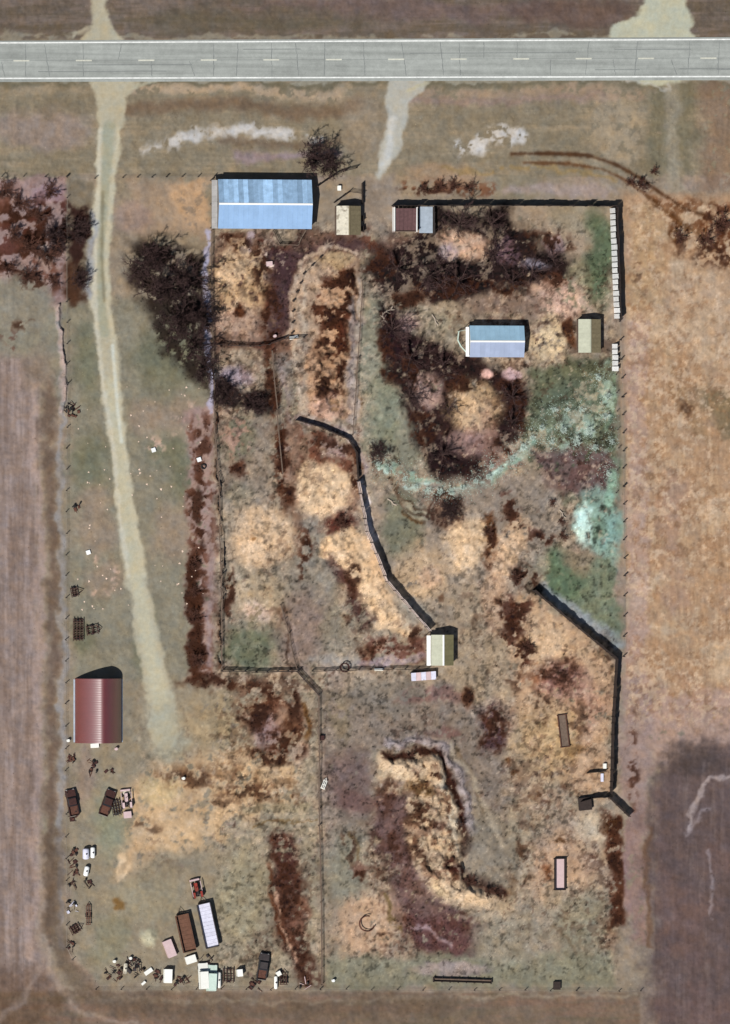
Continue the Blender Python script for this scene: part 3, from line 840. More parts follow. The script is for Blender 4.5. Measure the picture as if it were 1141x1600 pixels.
M_ground = attr_mat('ground', .88, 1.12, 1.1)
M_tuft = attr_mat('tuft', .8, 1.25, 3)
M = dict(
    road=mat('asphalt_concrete', (152, 156, 151), .9, 0, .10, .9, .004),
    white=mat('road_paint', (214, 216, 212), .7, 0, .22, 1.2),
    dash=mat('worn_paint', (192, 192, 178), .7, 0, .16, 3),
    crack=mat('crack_filler', (120, 124, 122), .8, 0, .2, 2),
    blue=mat('blue_sheet', (136, 168, 204), .55, .0, .09, .5, per=.04),  # reflected sky put into the sheet's blue base colour
    bluemot=mat('blue_sheet_weathered', (146, 178, 208), .5, .0, .22, .9, per=.3),
    skyblue=mat('pale_blue_sheet', (140, 172, 192), .5, 0, .10, .6),
    peri=mat('periwinkle_sheet', (150, 162, 186), .5, 0, .08, .6),
    trim=mat('white_trim', (236, 236, 232), .6, 0, .05, 2),
    greywall=mat('grey_wall_sheet', (150, 148, 146), .6, 0, .15, 1),
    red=mat('red_arch_sheet', (106, 36, 32), .5, 0, .10, .5, spec=.5, per=.03),
    redend=mat('red_end_wall', (96, 30, 24), .6, 0, .2, 1),
    cream=mat('cream_sheet', (196, 190, 172), .8, 0, .2, 1.8, rust=(120, 108, 92)),
    olive=mat('olive_shaded_shingle', (112, 102, 78), .9, 0, .2, 2.5),  # tone of right slopes turned from the sun, shade put into the colour
    sage=mat('sage_shingle', (176, 178, 158), .85, 0, .1, 2),
    sageshade=mat('sage_shingle_shaded', (118, 112, 80), .85, 0, .15, 2),  # darker copy of sage for the shaded right slope
    plank=mat('old_plank', (104, 88, 76), .9, 0, .3, 2.5),
    darkplank=mat('dark_plank', (52, 42, 38), .9, 0, .3, 2.5),
    palewood=mat('pale_plank', (206, 190, 182), .85, 0, .2, 2.5),
    whiteboard=mat('white_board', (214, 214, 212), .6, 0, .16, 2, per=.12),
    concrete=mat('concrete', (158, 170, 182), .9, 0, .15, 1.2),
    plumroof=mat('plum_roof', (92, 66, 66), .9, 0, .25, 2),
    wire=mat('wire', (110, 104, 96), .6, .6, .2, 3),
    bark=mat('dark_bark', (62, 46, 42), .95, 0, .3, 3),
    twig=mat('dark_twig', (60, 42, 40), .95, 0, .3, 3),
    gbark=mat('brown_bark', (76, 58, 54), .95, 0, .3, 3),
    gtwig=mat('brown_twig', (70, 50, 48), .95, 0, .3, 3),
    rtwig=mat('rust_twig', (92, 60, 48), .95, 0, .3, 3),
    ptwig=mat('pale_twig', (168, 184, 168), .9, 0, .25, 3),
    pleaf=mat('silver_leaf', (206, 220, 210), .8, 0, .25, 3),
    gleaf=mat('grey_green_leaf', (118, 130, 104), .85, 0, .25, 3),
    tyre=mat('tyre', (38, 36, 36), .9, 0, .2, 3),
    rim=mat('rim', (150, 146, 138), .5, .5, .2, 3),
    glass=mat('dark_glass', (34, 40, 46), .1, 0, .1, 2, spec=.8),
    rust=mat('rust_steel', (92, 60, 48), .85, .1, .35, 3),
    drust=mat('dark_rust_steel', (64, 38, 34), .85, .1, .35, 3),
    mred=mat('faded_red_paint', (140, 50, 40), .5, 0, .2, 2, rust=(104, 60, 42)),
    mwhite=mat('machine_white', (232, 232, 224), .5, 0, .06, 2),
    mgreen=mat('pale_green_paint', (190, 208, 196), .5, 0, .12, 2),
    mdark=mat('dark_machine', (56, 50, 50), .7, 0, .3, 2),
    bed=mat('trailer_bed', (206, 206, 222), .7, 0, .14, 1.8),
    bedbrown=mat('brown_bed', (104, 72, 56), .85, 0, .25, 1.8),
    pink=mat('pinkish_sheet', (196, 172, 172), .7, 0, .1, 2),
    straw=mat('straw', (206, 178, 134), .95, 0, .3, 2.5),
    stone=mat('pale_stone', (168, 154, 138), .9, 0, .2, 3),
    yellow=mat('yellow_paint', (206, 170, 70), .6, 0, .2, 2),
    plastic=mat('white_plastic', (230, 232, 230), .45, 0, .04, 2),
    water=mat('dark_water', (60, 70, 74), .08, 0, .1, 1, spec=.6),
)

_n = M['road'].node_tree                               # wheel paths, patches and stains along the lanes
_b = _n.nodes['Principled BSDF']
_src = _b.inputs['Base Color'].links[0].from_socket
_g = _n.nodes.new('ShaderNodeNewGeometry')
for _sc, _lo, _hi, _ns in (((.035, 1.1, 1), .84, 1.14, 1.0), ((.5, .5, 1), .92, 1.07, .5), ((6, 6, 6), .93, 1.07, 1.0)):
    _m = _n.nodes.new('ShaderNodeMapping')
    _m.inputs['Scale'].default_value = _sc
    _n.links.new(_g.outputs['Position'], _m.inputs['Vector'])
    _t = _n.nodes.new('ShaderNodeTexNoise')
    _t.inputs['Scale'].default_value = _ns
    _t.inputs['Detail'].default_value = 5
    _n.links.new(_m.outputs[0], _t.inputs['Vector'])
    _r = _n.nodes.new('ShaderNodeMapRange')
    _r.inputs[1].default_value = .33
    _r.inputs[2].default_value = .67
    _r.inputs[3].default_value = _lo
    _r.inputs[4].default_value = _hi
    _n.links.new(_t.outputs['Fac'], _r.inputs[0])
    _v = _n.nodes.new('ShaderNodeVectorMath')
    _v.operation = 'SCALE'
    _n.links.new(_src, _v.inputs[0])
    _n.links.new(_r.outputs[0], _v.inputs['Scale'])
    _src = _v.outputs[0]
_n.links.new(_src, _b.inputs['Base Color'])
_p = M['red'].node_tree.nodes['Principled BSDF']
_p.inputs['Coat Weight'].default_value = 1.0
_p.inputs['Coat Roughness'].default_value = .42
_p.inputs['Coat IOR'].default_value = 2.3


# ------------------------------------------------------------------ object helpers
def put(o, parent=None, label=None, cat=None, group=None, kind=None):
    if o.name not in COL.objects:
        COL.objects.link(o)
    if parent is not None:
        o.parent = parent
    if label:
        o['label'] = label
    if cat:
        o['category'] = cat
    if group:
        o['group'] = group
    if kind:
        o['kind'] = kind
    return o


def thing(name, label, cat, loc=(0, 0, 0), rz=0, group=None):
    o = bpy.data.objects.new(name, None)
    o.empty_display_size = .2
    o.location = loc
    o.rotation_euler = (0, 0, rz)
    return put(o, None, label, cat, group)


class MB:
    def __init__(self):
        self.v = []
        self.f = []

    def box(self, c, s, rz=0, taper=None):
        hx, hy, hh = s[0] / 2, s[1] / 2, s[2] / 2
        b = len(self.v)
        cr, sr = math.cos(rz), math.sin(rz)
        for k, z in enumerate((-hh, hh)):
            tx, ty = (1, 1) if (k == 0 or not taper) else taper
            for (x, y) in ((-hx * tx, -hy * ty), (hx * tx, -hy * ty), (hx * tx, hy * ty), (-hx * tx, hy * ty)):
                self.v.append((c[0] + x * cr - y * sr, c[1] + x * sr + y * cr, c[2] + z))
        self.f += [(b + 3, b + 2, b + 1, b), (b + 4, b + 5, b + 6, b + 7)] + [(b + i, b + (i + 1) % 4, b + 4 + (i + 1) % 4, b + 4 + i) for i in range(4)]
        return self

    def quadbox(self, q, t):
        """thick sheet from four corners, thickness t downwards"""
        b = len(self.v)
        for (x, y, z) in q:
            self.v.append((x, y, z))
        for (x, y, z) in q:
            self.v.append((x, y, z - t))
        self.f += [(b, b + 1, b + 2, b + 3), (b + 7, b + 6, b + 5, b + 4)] + [(b + (i + 1) % 4, b + i, b + 4 + i, b + 4 + (i + 1) % 4) for i in range(4)]
        return self

    def tube(self, p0, p1, r0, r1=None, n=6, cap=True):
        r1 = r0 if r1 is None else r1
        p0 = Vector(p0)
        p1 = Vector(p1)
        d = (p1 - p0).normalized()
        a = d.orthogonal().normalized()
        c = d.cross(a)
        b = len(self.v)
        for p, r in ((p0, r0), (p1, r1)):
            for i in range(n):
                t = 2 * PI * i / n
                self.v.append(tuple(p + a * (r * math.cos(t)) + c * (r * math.sin(t))))
        for i in range(n):
            j = (i + 1) % n
            self.f.append((b + i, b + j, b + n + j, b + n + i))
        if cap:
            self.f += [tuple(b + i for i in range(n))[::-1], tuple(b + n + i for i in range(n))]
        return self

    def sweep(self, pts, r, n=5, closed=False):
        b = len(self.v)
        k = len(pts)
        for i, p in enumerate(pts):
            if closed:
                d = Vector(pts[(i + 1) % k]) - Vector(pts[i - 1])
            else:
                d = Vector(pts[min(i + 1, k - 1)]) - Vector(pts[max(i - 1, 0)])
            d.normalize()
            a = d.cross(Vector((0, 0, 1))).normalized()
            c = d.cross(a)
            for j in range(n):
                t = 2 * PI * j / n
                self.v.append(tuple(Vector(p) + a * (r * math.cos(t)) + c * (r * math.sin(t))))
        for i in range(k if closed else k - 1):
            for j in range(n):
                self.f.append((b + i * n + j, b + i * n + (j + 1) % n, b + ((i + 1) % k) * n + (j + 1) % n, b + ((i + 1) % k) * n + j))
        return self

    def lathe(self, prof, c=(0, 0, 0), ax='z', n=16):
        b = len(self.v)
        for (r, h) in prof:
            for i in range(n):
                t = 2 * PI * i / n
                p = (r * math.cos(t), r * math.sin(t), h)
                if ax == 'y':
                    p = (p[0], p[2], p[1])
                elif ax == 'x':
                    p = (p[2], p[0], p[1])
                self.v.append((p[0] + c[0], p[1] + c[1], p[2] + c[2]))
        k = len(prof)
        for a in range(k - 1):
            for i in range(n):
                j = (i + 1) % n
                self.f.append((b + a * n + i, b + a * n + j, b + (a + 1) * n + j, b + (a + 1) * n + i))
        if prof[0][0] > 1e-3 and prof[0] != prof[-1]:
            self.f.append(tuple(b + i for i in range(n))[::-1])
        if prof[-1][0] > 1e-3 and prof[0] != prof[-1]:
            self.f.append(tuple(b + (k - 1) * n + i for i in range(n)))
        return self

    def extr(self, prof, y0, y1):
        """outline in x,z pushed from y0 to y1"""
        b = len(self.v)
        n = len(prof)
        for y in (y0, y1):
            for (x, z) in prof:
                self.v.append((x, y, z))
        for i in range(n):
            j = (i + 1) % n
            self.f.append((b + j, b + i, b + n + i, b + n + j))
        self.f += [tuple(b + i for i in range(n)), tuple(b + n + i for i in range(n))[::-1]]
        return self

    def mesh(self, name, m, smooth=False):
        me = bpy.data.meshes.new(name)
        me.from_pydata(self.v, [], self.f)
        me.materials.append(m)
        if smooth:
            me.polygons.foreach_set('use_smooth', [True] * len(me.polygons))
        me.validate()
        return me

    def ob(self, name, m, parent=None, loc=(0, 0, 0), rz=0, smooth=False, **k):
        o = bpy.data.objects.new(name, self.mesh(name, m, smooth))
        o.location = loc
        o.rotation_euler = (0, 0, rz)
        return put(o, parent, **k)


def inst(name, me, parent, loc=(0, 0, 0), rot=(0, 0, 0), label=None):
    o = bpy.data.objects.new(name, me)
    o.location = loc
    o.rotation_euler = rot
    return put(o, parent, label)


def gpos(px, py, h=0.0):
    x, y = W(px, py, h)
    return (x, y, hz(x, y))


def ang(p, q):
    a = W(*p)
    b = W(*q)
    return math.atan2(b[1] - a[1], b[0] - a[0])


def copy_tree(o, parent=None, **kw):
    c = o.copy()
    COL.objects.link(c)
    c.parent = parent
    for k, v in kw.items():
        c[k] = v
    for ch in list(o.children):
        copy_tree(ch, c)
    return c


# ------------------------------------------------------------------ ground pieces: every cell of the grid belongs to exactly one of them
cx_ = (PX[:-1, :-1] + PX[1:, 1:]) / 2
cy_ = (PY[:-1, :-1] + PY[1:, 1:]) / 2
tk = (TRK[:-1, :-1] + TRK[1:, 1:]) / 2
sn = (SNOW[:-1, :-1] + SNOW[1:, 1:]) / 2
pd = np.zeros(X.shape)
s = win(900, 770, 975, 880, 25)
dd = np.hypot((WX[s] - 935) / 29, (WY[s] - 824) / 42) + .15 * MID[s]
pd[s] = dd < .95
pd = pd[:-1, :-1]
lab = np.zeros(cx_.shape, int)
lab[(cy_ < 92)] = 1
lab[(cy_ >= 92) & (cy_ < 276)] = 2
lab[(cx_ < 100) & (cy_ >= 520)] = 3
lab[(cx_ >= 976) & (cy_ >= 276) & (cy_ < 1170)] = 4
lab[(cx_ >= 1012) & (cy_ >= 1170)] = 5
lab[(cy_ >= 1549) & (cx_ < 1012)] = 6
lab[pd > 0] = 9
lab[sn > .5] = 8
lab[tk > .5] = 7
NAMES = ['pasture_ground', 'far_field', 'road_verge', 'ploughed_field', 'dry_grass_field', 'dark_tilled_field', 'bottom_field', 'gravel_track', 'snow_patch', 'turquoise_mud_patch']
LBL = ['mottled farm ground of pasture, litter and straw', 'brown field beyond the road', 'brown grass verge between road and farm', 'mauve ploughed field along the left fence', 'tan dry grass land right of the wire fence', 'dark plum tilled field at lower right', 'brown field along the bottom fence', 'pale gravel tracks leading off the road', 'white snow remnants on the verge', 'pale turquoise mud patch beside the right fence']
vid = np.arange(X.size).reshape(X.shape)
co = np.stack([X, Y, HT], -1).reshape(-1, 3)
colr = np.concatenate([C.reshape(-1, 3), np.ones((X.size, 1))], 1)
for k, nm in enumerate(NAMES):
    I, J = np.nonzero(lab == k)
    q = np.stack([vid[I, J], vid[I + 1, J], vid[I + 1, J + 1], vid[I, J + 1]], 1)
    u, inv = np.unique(q, return_inverse=True)
    inv = inv.reshape(q.shape)
    me = bpy.data.meshes.new(nm)
    me.vertices.add(len(u))
    me.vertices.foreach_set('co', co[u].ravel())
    me.loops.add(inv.size)
    me.loops.foreach_set('vertex_index', inv.ravel().astype(np.int32))
    me.polygons.add(len(inv))
    me.polygons.foreach_set('loop_start', np.arange(0, inv.size, 4, dtype=np.int32))
    me.polygons.foreach_set('use_smooth', np.ones(len(inv), bool))
    ca = me.color_attributes.new('col', 'FLOAT_COLOR', 'POINT')
    ca.data.foreach_set('color', colr[u].ravel().astype(np.float32))
    me.materials.append(M_ground)
    me.update(calc_edges=True)
    put(bpy.data.objects.new(nm, me), None, LBL[k], None, None, 'structure')

# ------------------------------------------------------------------ the road
def road_y(px, k):            # k 0 at the upper edge line, 1 at the lower
    top = 67 - 5.5 * px / 1141
    bot = 122.5 - 3 * px / 1141
    return top + (bot - top) * k


def rstrip(px0, px1, k0, k1, z, mb, t=.03):
    a = W(px0, road_y(px0, k0))
    b = W(px1, road_y(px1, k0))
    c = W(px1, road_y(px1, k1))
    d = W(px0, road_y(px0, k1))
    mb.quadbox([(a[0], a[1], z), (d[0], d[1], z), (c[0], c[1], z), (b[0], b[1], z)], t)


rd = MB()
rstrip(-8000, 9000, -.06, 1.10, .06, rd, .25)
road = rd.ob('road', M['road'], label='pale grey two lane highway across the top', kind='structure')
for k in (0, 1):
    e = MB()
    rstrip(-8000, 9000, k - .019, k + .019, .075, e, .012)
    e.ob('edge_line', M['white'], road)
for i in range(-8, 21):
    x0 = 33 + 97.6 * i - 12
    e = MB()
    rstrip(x0, x0 + 25, .485, .525, .075, e, .012)
    e.ob('lane_dash', M['dash'], road)
cr = MB()
rstrip(-600, 1900, .497, .505, .066, cr, .004)
x = -300
while x < 1500:
    x += random.choice([30, 38, 46, 52, 60])
    k0, k1 = random.choice([(0.05, .48), (.04, .95), (.53, .95), (.05, .95)])
    n = 6
    dx = random.uniform(-6, 10)
    for i in range(n):
        ka, kb = k0 + (k1 - k0) * i / n, k0 + (k1 - k0) * (i + 1) / n
        xa = x + dx * i / n + random.uniform(-1, 1)
        xb = x + dx * (i + 1) / n
        a = W(xa, road_y(xa, ka))
        b = W(xb, road_y(xb, kb))
        ww = random.uniform(.04, .09)
        cr.quadbox([(a[0] - ww, a[1], .067), (b[0] - ww, b[1], .067), (b[0] + ww, b[1], .067), (a[0] + ww, a[1], .067)], .003)
for (x0, x1, k) in [(60, 260, .8), (120, 300, .62), (930, 1000, .8), (960, 1080, .25), (1060, 1160, .78), (1120, 1200, .8), (640, 900, .33), (380, 470, .2)]:
    rstrip(x0, x1, k, k + .02, .0662, cr, .003)
cr.ob('surface_crack', M['crack'], road, kind='stuff')


# ------------------------------------------------------------------ fences
def fence_base(name, label, pts, cat='fence', group=None):
    a = gpos(*pts[0])
    return thing(name, label, cat, (a[0], a[1], a[2]), 0, group), a


POST = {}


def post_mesh(h, r, key, m):
    k = (h, r, key)
    if k not in POST:
        POST[k] = MB().tube((0, 0, -.4), (0, 0, h), r, r * .9, 7).mesh('post', m)
    return POST[k]


def board_fence(label, pts, h=2.2, pw=1.15, m='plank', group='solid windbreak fences', pm='darkplank', name='windbreak_fence', gap=None, slant=0.0):
    t, o = fence_base(name, label, pts, group=group)
    for p, q in zip(pts[:-1], pts[1:]):
        a = W(*p)
        b = W(*q)
        L = math.hypot(b[0] - a[0], b[1] - a[1])
        n = max(1, round(L / pw))
        w_ = L / n
        rz = math.atan2(b[1] - a[1], b[0] - a[0])
        mb = MB()
        for i in range(5):
            pwid = w_ * (.84 if slant else 1) / 5
            mb.box((pwid * (i + .5), random.uniform(-.012, .012), h / 2 - .05), (pwid - .018, .045, h + .1 + random.uniform(-.05, .05)))
        me = mb.mesh('panel', M[m])
        rme = MB().box((w_ / 2, -.06, 0), (w_, .06, .12)).mesh('rail', M[pm])
        pme = post_mesh(h + .1, .08, pm, M[pm]) if not slant else post_mesh(.4, .06, pm, M[pm])
        for i in range(n):
            if gap and random.random() < gap:
                continue
            x = a[0] + (b[0] - a[0]) * i / n
            y = a[1] + (b[1] - a[1]) * i / n
            z = hz(x, y)
            ti = random.uniform(-.05, .05) + slant * random.uniform(.8, 1.2)
            inst('panel', me, t, (x - o[0], y - o[1], z - o[2]), (ti, 0, rz))
            for hh in (() if slant else (.8, .25)):
                inst('rail', rme, t, (x - o[0], y - o[1], z - o[2] + h * hh), (0, 0, rz))
            if i % 2 == 0 or i == n - 1:
                inst('post', pme, t, (x - o[0] + .1 * math.sin(rz), y - o[1] - .1 * math.cos(rz), z - o[2]))
    return t


def wire_fence(label, pts, h=1.3, step=3.0, r=.09, m='darkplank', group='wire fences on wooden posts', rails=None, name='wire_fence', lean=.06):
    t, o = fence_base(name, label, pts, group=group)
    pme = post_mesh(h, r, m, M[m])
    for p, q in zip(pts[:-1], pts[1:]):
        a = W(*p)
        b = W(*q)
        L = math.hypot(b[0] - a[0], b[1] - a[1])
        n = max(1, round(L / step))
        pos = []
        for i in range(n + 1):
            x = a[0] + (b[0] - a[0]) * i / n + random.uniform(-.08, .08)
            y = a[1] + (b[1] - a[1]) * i / n + random.uniform(-.08, .08)
            pos.append((x - o[0], y - o[1], hz(x, y) - o[2]))
            inst('post', pme, t, pos[-1], (random.uniform(-lean, lean), random.uniform(-lean, lean), random.random() * 3))
        for hh in ((.45, .8, 1.15) if not rails else (.35 * h, .65 * h, .93 * h)):
            mb = MB()
            mb.sweep([(u[0], u[1], u[2] + hh) for u in pos], rails or .014, 5 if rails else 3)
            mb.ob('rail' if rails else 'wire', M[m if rails else 'wire'], t)
    return t


board_fence('long dark board fence along the top of the yard right of the plum shelter', [(612, 321), (800, 321), (962, 322)], 2.3, 1.2, 'darkplank')
board_fence('row of bright white panels leaning along the upper right board fence', [(960, 498), (956, 400), (953, 324)], 2.0, 1.15, 'whiteboard', group=None, name='white_panel_fence', slant=.32)
board_fence('tall dark board fence standing behind the leaning white panels on the right', [(961, 324), (963, 400), (967, 500)], 2.6, 1.2, 'darkplank')
board_fence('short run of white fence panels right of the olive roofed shed', [(957, 580), (957, 536)], 1.6, 1.1, 'whiteboard', group=None, name='white_panel_fence', slant=.5)
board_fence('pale board windbreak bending down to the pale green roofed shed', [(558, 752), (572, 830), (603, 908), (670, 986)], 2.5, 1.2, 'palewood')
board_fence('dark board windbreak from the green patch diagonally down to the fork', [(832, 922), (962, 1030), (956, 1130), (953, 1240)], 2.5, 1.2, 'darkplank')
board_fence('short forked end of dark board fence at lower right', [(905, 1252), (926, 1246), (950, 1245), (982, 1276)], 2.1, 1.1, 'darkplank')
board_fence('stub of dark board fence with white board, left off the right windbreak', [(917, 1207), (946, 1205)], 1.2, 1.2, 'darkplank')
board_fence('short dark fence panel right of the blue concrete pad', [(677, 366), (677, 324)], 1.5, 1.1, 'darkplank', group=None, name='panel_fence')
board_fence('tall dark board gate screen right of the cream shed', [(566, 362), (565, 278)], 1.3, 1.1, 'darkplank', group=None, name='panel_fence', gap=.35)
RF = 'pole rail corral fences'
wire_fence('weathered post and rail fence down the left side of the pens', [(331, 282), (329, 420), (332, 540), (334, 660), (341, 760), (344, 900), (346, 1046)], 1.3, 2.4, .09, 'plank', group=RF, rails=.05, name='rail_fence')
wire_fence('dark pole fence closing the bottom of the green pen', [(346, 1048), (400, 1050), (466, 1048)], 1.6, 2.2, .11, 'darkplank', group=RF, rails=.09, name='rail_fence')
wire_fence('short dark diagonal pole fence below the green pen corner', [(464, 1050), (497, 1086)], 1.6, 2.2, .1, 'darkplank', group=RF, rails=.08, name='rail_fence')
wire_fence('dark pole fence between the round bale ring and the pale green roofed shed', [(488, 1048), (668, 1045)], 1.4, 2.2, .09, 'darkplank', group=RF, rails=.06, name='rail_fence')
wire_fence('dark pole fence crossing the pens below the tan straw oval', [(340, 538), (390, 541), (420, 538), (444, 529), (474, 528)], 1.5, 2.2, .1, 'darkplank', group=RF, rails=.07, name='rail_fence')
board_fence('low dark board fence wrapping the foot of the long central mound', [(462, 656), (500, 667), (544, 686), (556, 706), (559, 748)], 1.5, 1.1, 'darkplank')
wire_fence('row of stout dark posts curving round the upper left of the central mound', [(456, 520), (458, 470), (474, 428), (500, 402)], .9, 1.9, .2, 'darkplank', group=None, name='post_row')
wire_fence('pole fence down the right side of the long central mound', [(566, 440), (558, 560), (550, 680)], 1.3, 3, .08, 'plank', group=RF, rails=.035, name='rail_fence')
wire_fence('pole fence down the middle of the narrow alley left of the mound', [(424, 548), (432, 640), (440, 740)], 1.3, 3, .08, 'plank', group=RF, rails=.04, name='rail_fence')
wire_fence('dark rail fence from the big blue shed to the tree stub at its right', [(494, 292), (524, 272), (556, 262)], 1.5, 2.2, .1, 'darkplank', group=RF, rails=.06, name='rail_fence')
wire_fence('sagging rail fence between the cream shed and its board screen', [(522, 316), (545, 300), (566, 302)], 1.4, 2, .09, 'darkplank', group=RF, rails=.05, name='rail_fence')
wire_fence('v shaped rail pen below the big blue shed', [(426, 362), (436, 382), (464, 383), (477, 360)], 1.3, 2, .08, 'plank', group=RF, rails=.05, name='rail_fence')
wire_fence('thin leaning fence running down to the pen corner', [(438, 945), (450, 990), (462, 1044)], 1.3, 2.6, .08, 'plank', group=RF, rails=.04, name='rail_fence')
wire_fence('straight olive fence line dividing the lower yard from the bunk pasture', [(497, 1086), (498, 1290), (501, 1410), (502, 1538)], 1.3, 3.2, .09, 'plank', rails=.05, group=None, name='rail_fence')
wire_fence('wire boundary fence down the left edge beside the ploughed field', [(104, 276), (104, 700), (102, 1100), (104, 1480), (112, 1500)], 1.3, 4.2, .09)
wire_fence('wire boundary fence along the upper left edge from the field to the gravel track', [(-200, 274), (104, 276), (148, 278)], 1.3, 4.2, .09)
wire_fence('wire fence from the gravel track to the big blue shed', [(192, 278), (260, 276), (334, 276)], 1.3, 3, .1)
wire_fence('wire boundary fence down the right side below the white panels', [(968, 502), (972, 620), (974, 760), (975, 900), (974, 1026)], 1.4, 3.6, .13)
wire_fence('wire fence along the bottom edge of the farm', [(150, 1546), (500, 1546), (900, 1548), (1000, 1548)], 1.2, 5, .08)
wire_fence('short inner wire fence above the turquoise patch', [(962, 585), (966, 700), (962, 770)], 1.2, 4, .08)


# ------------------------------------------------------------------ buildings
def gable(name, label, cat, box, eave, ridge, axis_, mats, wall='greywall', sheet=1.0, over=.12, doors=(), ridge_m='trim', rz=0, vis_wall=True):
    """box: roof outline x0, y0, x1, y1 in the picture; axis_ 'x' or 'y' the ridge's direction"""
    a = W(box[0], box[3], eave)
    b = W(box[2], box[1], eave)
    cx, cy = (a[0] + b[0]) / 2, (a[1] + b[1]) / 2
    sx, sy = b[0] - a[0], b[1] - a[1]
    t = thing(name, label, cat, (cx, cy, 0), rz)
    L, D = (sx, sy) if axis_ == 'x' else (sy, sx)      # ridge length, span
    rot = 0 if axis_ == 'x' else PI / 2
    iL, iD = L - 2 * over, D - 2 * over
    hw = [(-iL / 2, -iD / 2), (iL / 2, -iD / 2), (iL / 2, iD / 2), (-iL / 2, iD / 2)]
    for i in range(4):
        p, q = hw[i], hw[(i + 1) % 4]
        mb = MB()
        if i % 2 == 0:
            sg = -1 if i == 0 else 1
            mb.box((0, sg * (iD / 2 - .04), (eave - .1) / 2 - .15), (iL, .08, eave - .1 + .3))
        else:
            sg = 1 if i == 1 else -1
            hh = ridge - .12
            e = eave - .1
            pr = [(-iD / 2 + .082, -.3), (iD / 2 - .082, -.3), (iD / 2 - .082, e), (0, hh), (-iD / 2 + .082, e)]
            n0 = len(mb.v)
            for xx in (sg * (iL / 2 - .08), sg * iL / 2):
                for (yy, zz) in pr:
                    mb.v.append((xx, yy, zz))
            k = len(pr)
            mb.f += [tuple(range(n0, n0 + k)), tuple(range(n0 + k, n0 + 2 * k))[::-1]]
            mb.f += [(n0 + j, n0 + k + j, n0 + k + (j + 1) % k, n0 + (j + 1) % k) for j in range(k)]
        mb.ob('wall', M[wall], t, rz=rot)
    n = max(2, round(L / sheet))
    wS = L / n
    for sgn in (-1, 1):
        mm = M[mats[0] if sgn < 0 else mats[1]]
        meshes = []
        for v_ in range(3):
            mb = MB()
            for r_ in range(3):                        # three flat pans with upstanding seams
                x0 = wS * r_ / 3
                y0 = 0
                z0 = ridge
                y1 = sgn * D / 2
                z1 = eave - .05
                zz = .0015 * v_
                q = [(x0, y0, z0 + zz), (x0 + wS / 3, y0, z0 + zz), (x0 + wS / 3, y1, z1 + zz), (x0, y1, z1 + zz)]
                if sgn > 0:
                    q = q[::-1]
                mb.quadbox(q, .03)
            x0 = wS - .03
            q = [(x0, 0, ridge + .035), (x0 + .05, 0, ridge + .035), (x0 + .05, sgn * D / 2, eave - .015), (x0, sgn * D / 2, eave - .015)]
            mb.quadbox(q if sgn < 0 else q[::-1], .05)
            meshes.append(mb.mesh('roof_sheet', mm))
        for i in range(n):
            c, s_ = math.cos(rot), math.sin(rot)
            xo = -L / 2 + i * wS
            inst('roof_sheet', random.choice(meshes), t, (xo * c, xo * s_, 0), (0, 0, rot))
    rc = MB()
    for sgn in (-1, 1):
        k = .18
        zz = ridge + .07
        q = [(-L / 2, 0, zz), (L / 2, 0, zz), (L / 2, sgn * k, zz - k * (ridge - eave) / (D / 2)), (-L / 2, sgn * k, zz - k * (ridge - eave) / (D / 2))]
        rc.quadbox(q if sgn < 0 else q[::-1], .02)
    rc.ob('ridge_cap', M[ridge_m], t, rz=rot)
    for (side, off, wd_, ht_) in doors:               # side 0 front(-D) 1 end(+L) 2 back 3 end(-L)
        mb = MB()
        if side in (0, 2):
            sg = -1 if side == 0 else 1
            mb.box((off, sg * (iD / 2 + .03), ht_ / 2), (wd_, .05, ht_))
        else:
            sg = 1 if side == 1 else -1
            mb.box((sg * (iL / 2 + .03), off, ht_ / 2), (.05, wd_, ht_))
        d = mb.ob('door', M['greywall' if wall != 'greywall' else 'darkplank'], t, rz=rot)
        hb = MB()
        if side in (0, 2):
            hb.box((off + wd_ * .4, sg * (iD / 2 + .075), 1.0), (.06, .04, .2))
        else:
            hb.box((sg * (iL / 2 + .075), off + wd_ * .4, 1.0), (.04, .06, .2))
        hb.ob('handle', M['mdark'], d, rz=0)
    return t, cx, cy, L, D


gable('blue_roofed_shed', 'large shed with blue sheet roof streaked along its upper slope', 'shed', (341, 281, 487, 357), 2.9, 3.9, 'x', ('blue', 'bluemot'), 'greywall', 1.0,
      doors=((0, -5, 3.2, 2.5), (0, 4, 3.2, 2.5), (3, 0, 1.1, 2.1)))
gable('cream_roofed_shed', 'small shed with blotchy cream roof slope and shaded olive slope right of the blue shed', 'shed', (526, 322, 564, 367), 2.2, 3.0, 'y', ('olive', 'cream'), 'plank', 1.0, doors=((3, 0, 1.2, 1.9),), ridge_m='olive')
t, cx, cy, L, D = gable('white_shed', 'long white shed with pale blue roof and white ridge in the middle of the yard', 'shed', (734, 509, 819, 558), 2.5, 3.2, 'x', ('peri', 'skyblue'), 'trim', 1.0, doors=((0, 1, 2.4, 2.2), (3, 0, 1.0, 2.0)))
gable('olive_roofed_shed', 'small shed with pale left and shaded olive right roof slope by the white fence panels', 'shed', (904, 499, 939, 551), 2.0, 2.6, 'y', ('olive', 'sage'), 'plank', 1.0, doors=((1, 0, 1.1, 1.8),), ridge_m='sage')
gable('sage_roofed_shed', 'shed with pale green roof and white left wall at the end of the windbreak', 'shed', (674, 992, 709, 1040), 2.5, 3.5, 'y', ('sageshade', 'sage'), 'trim', 1.0, doors=((3, 0, 1.1, 1.9),))

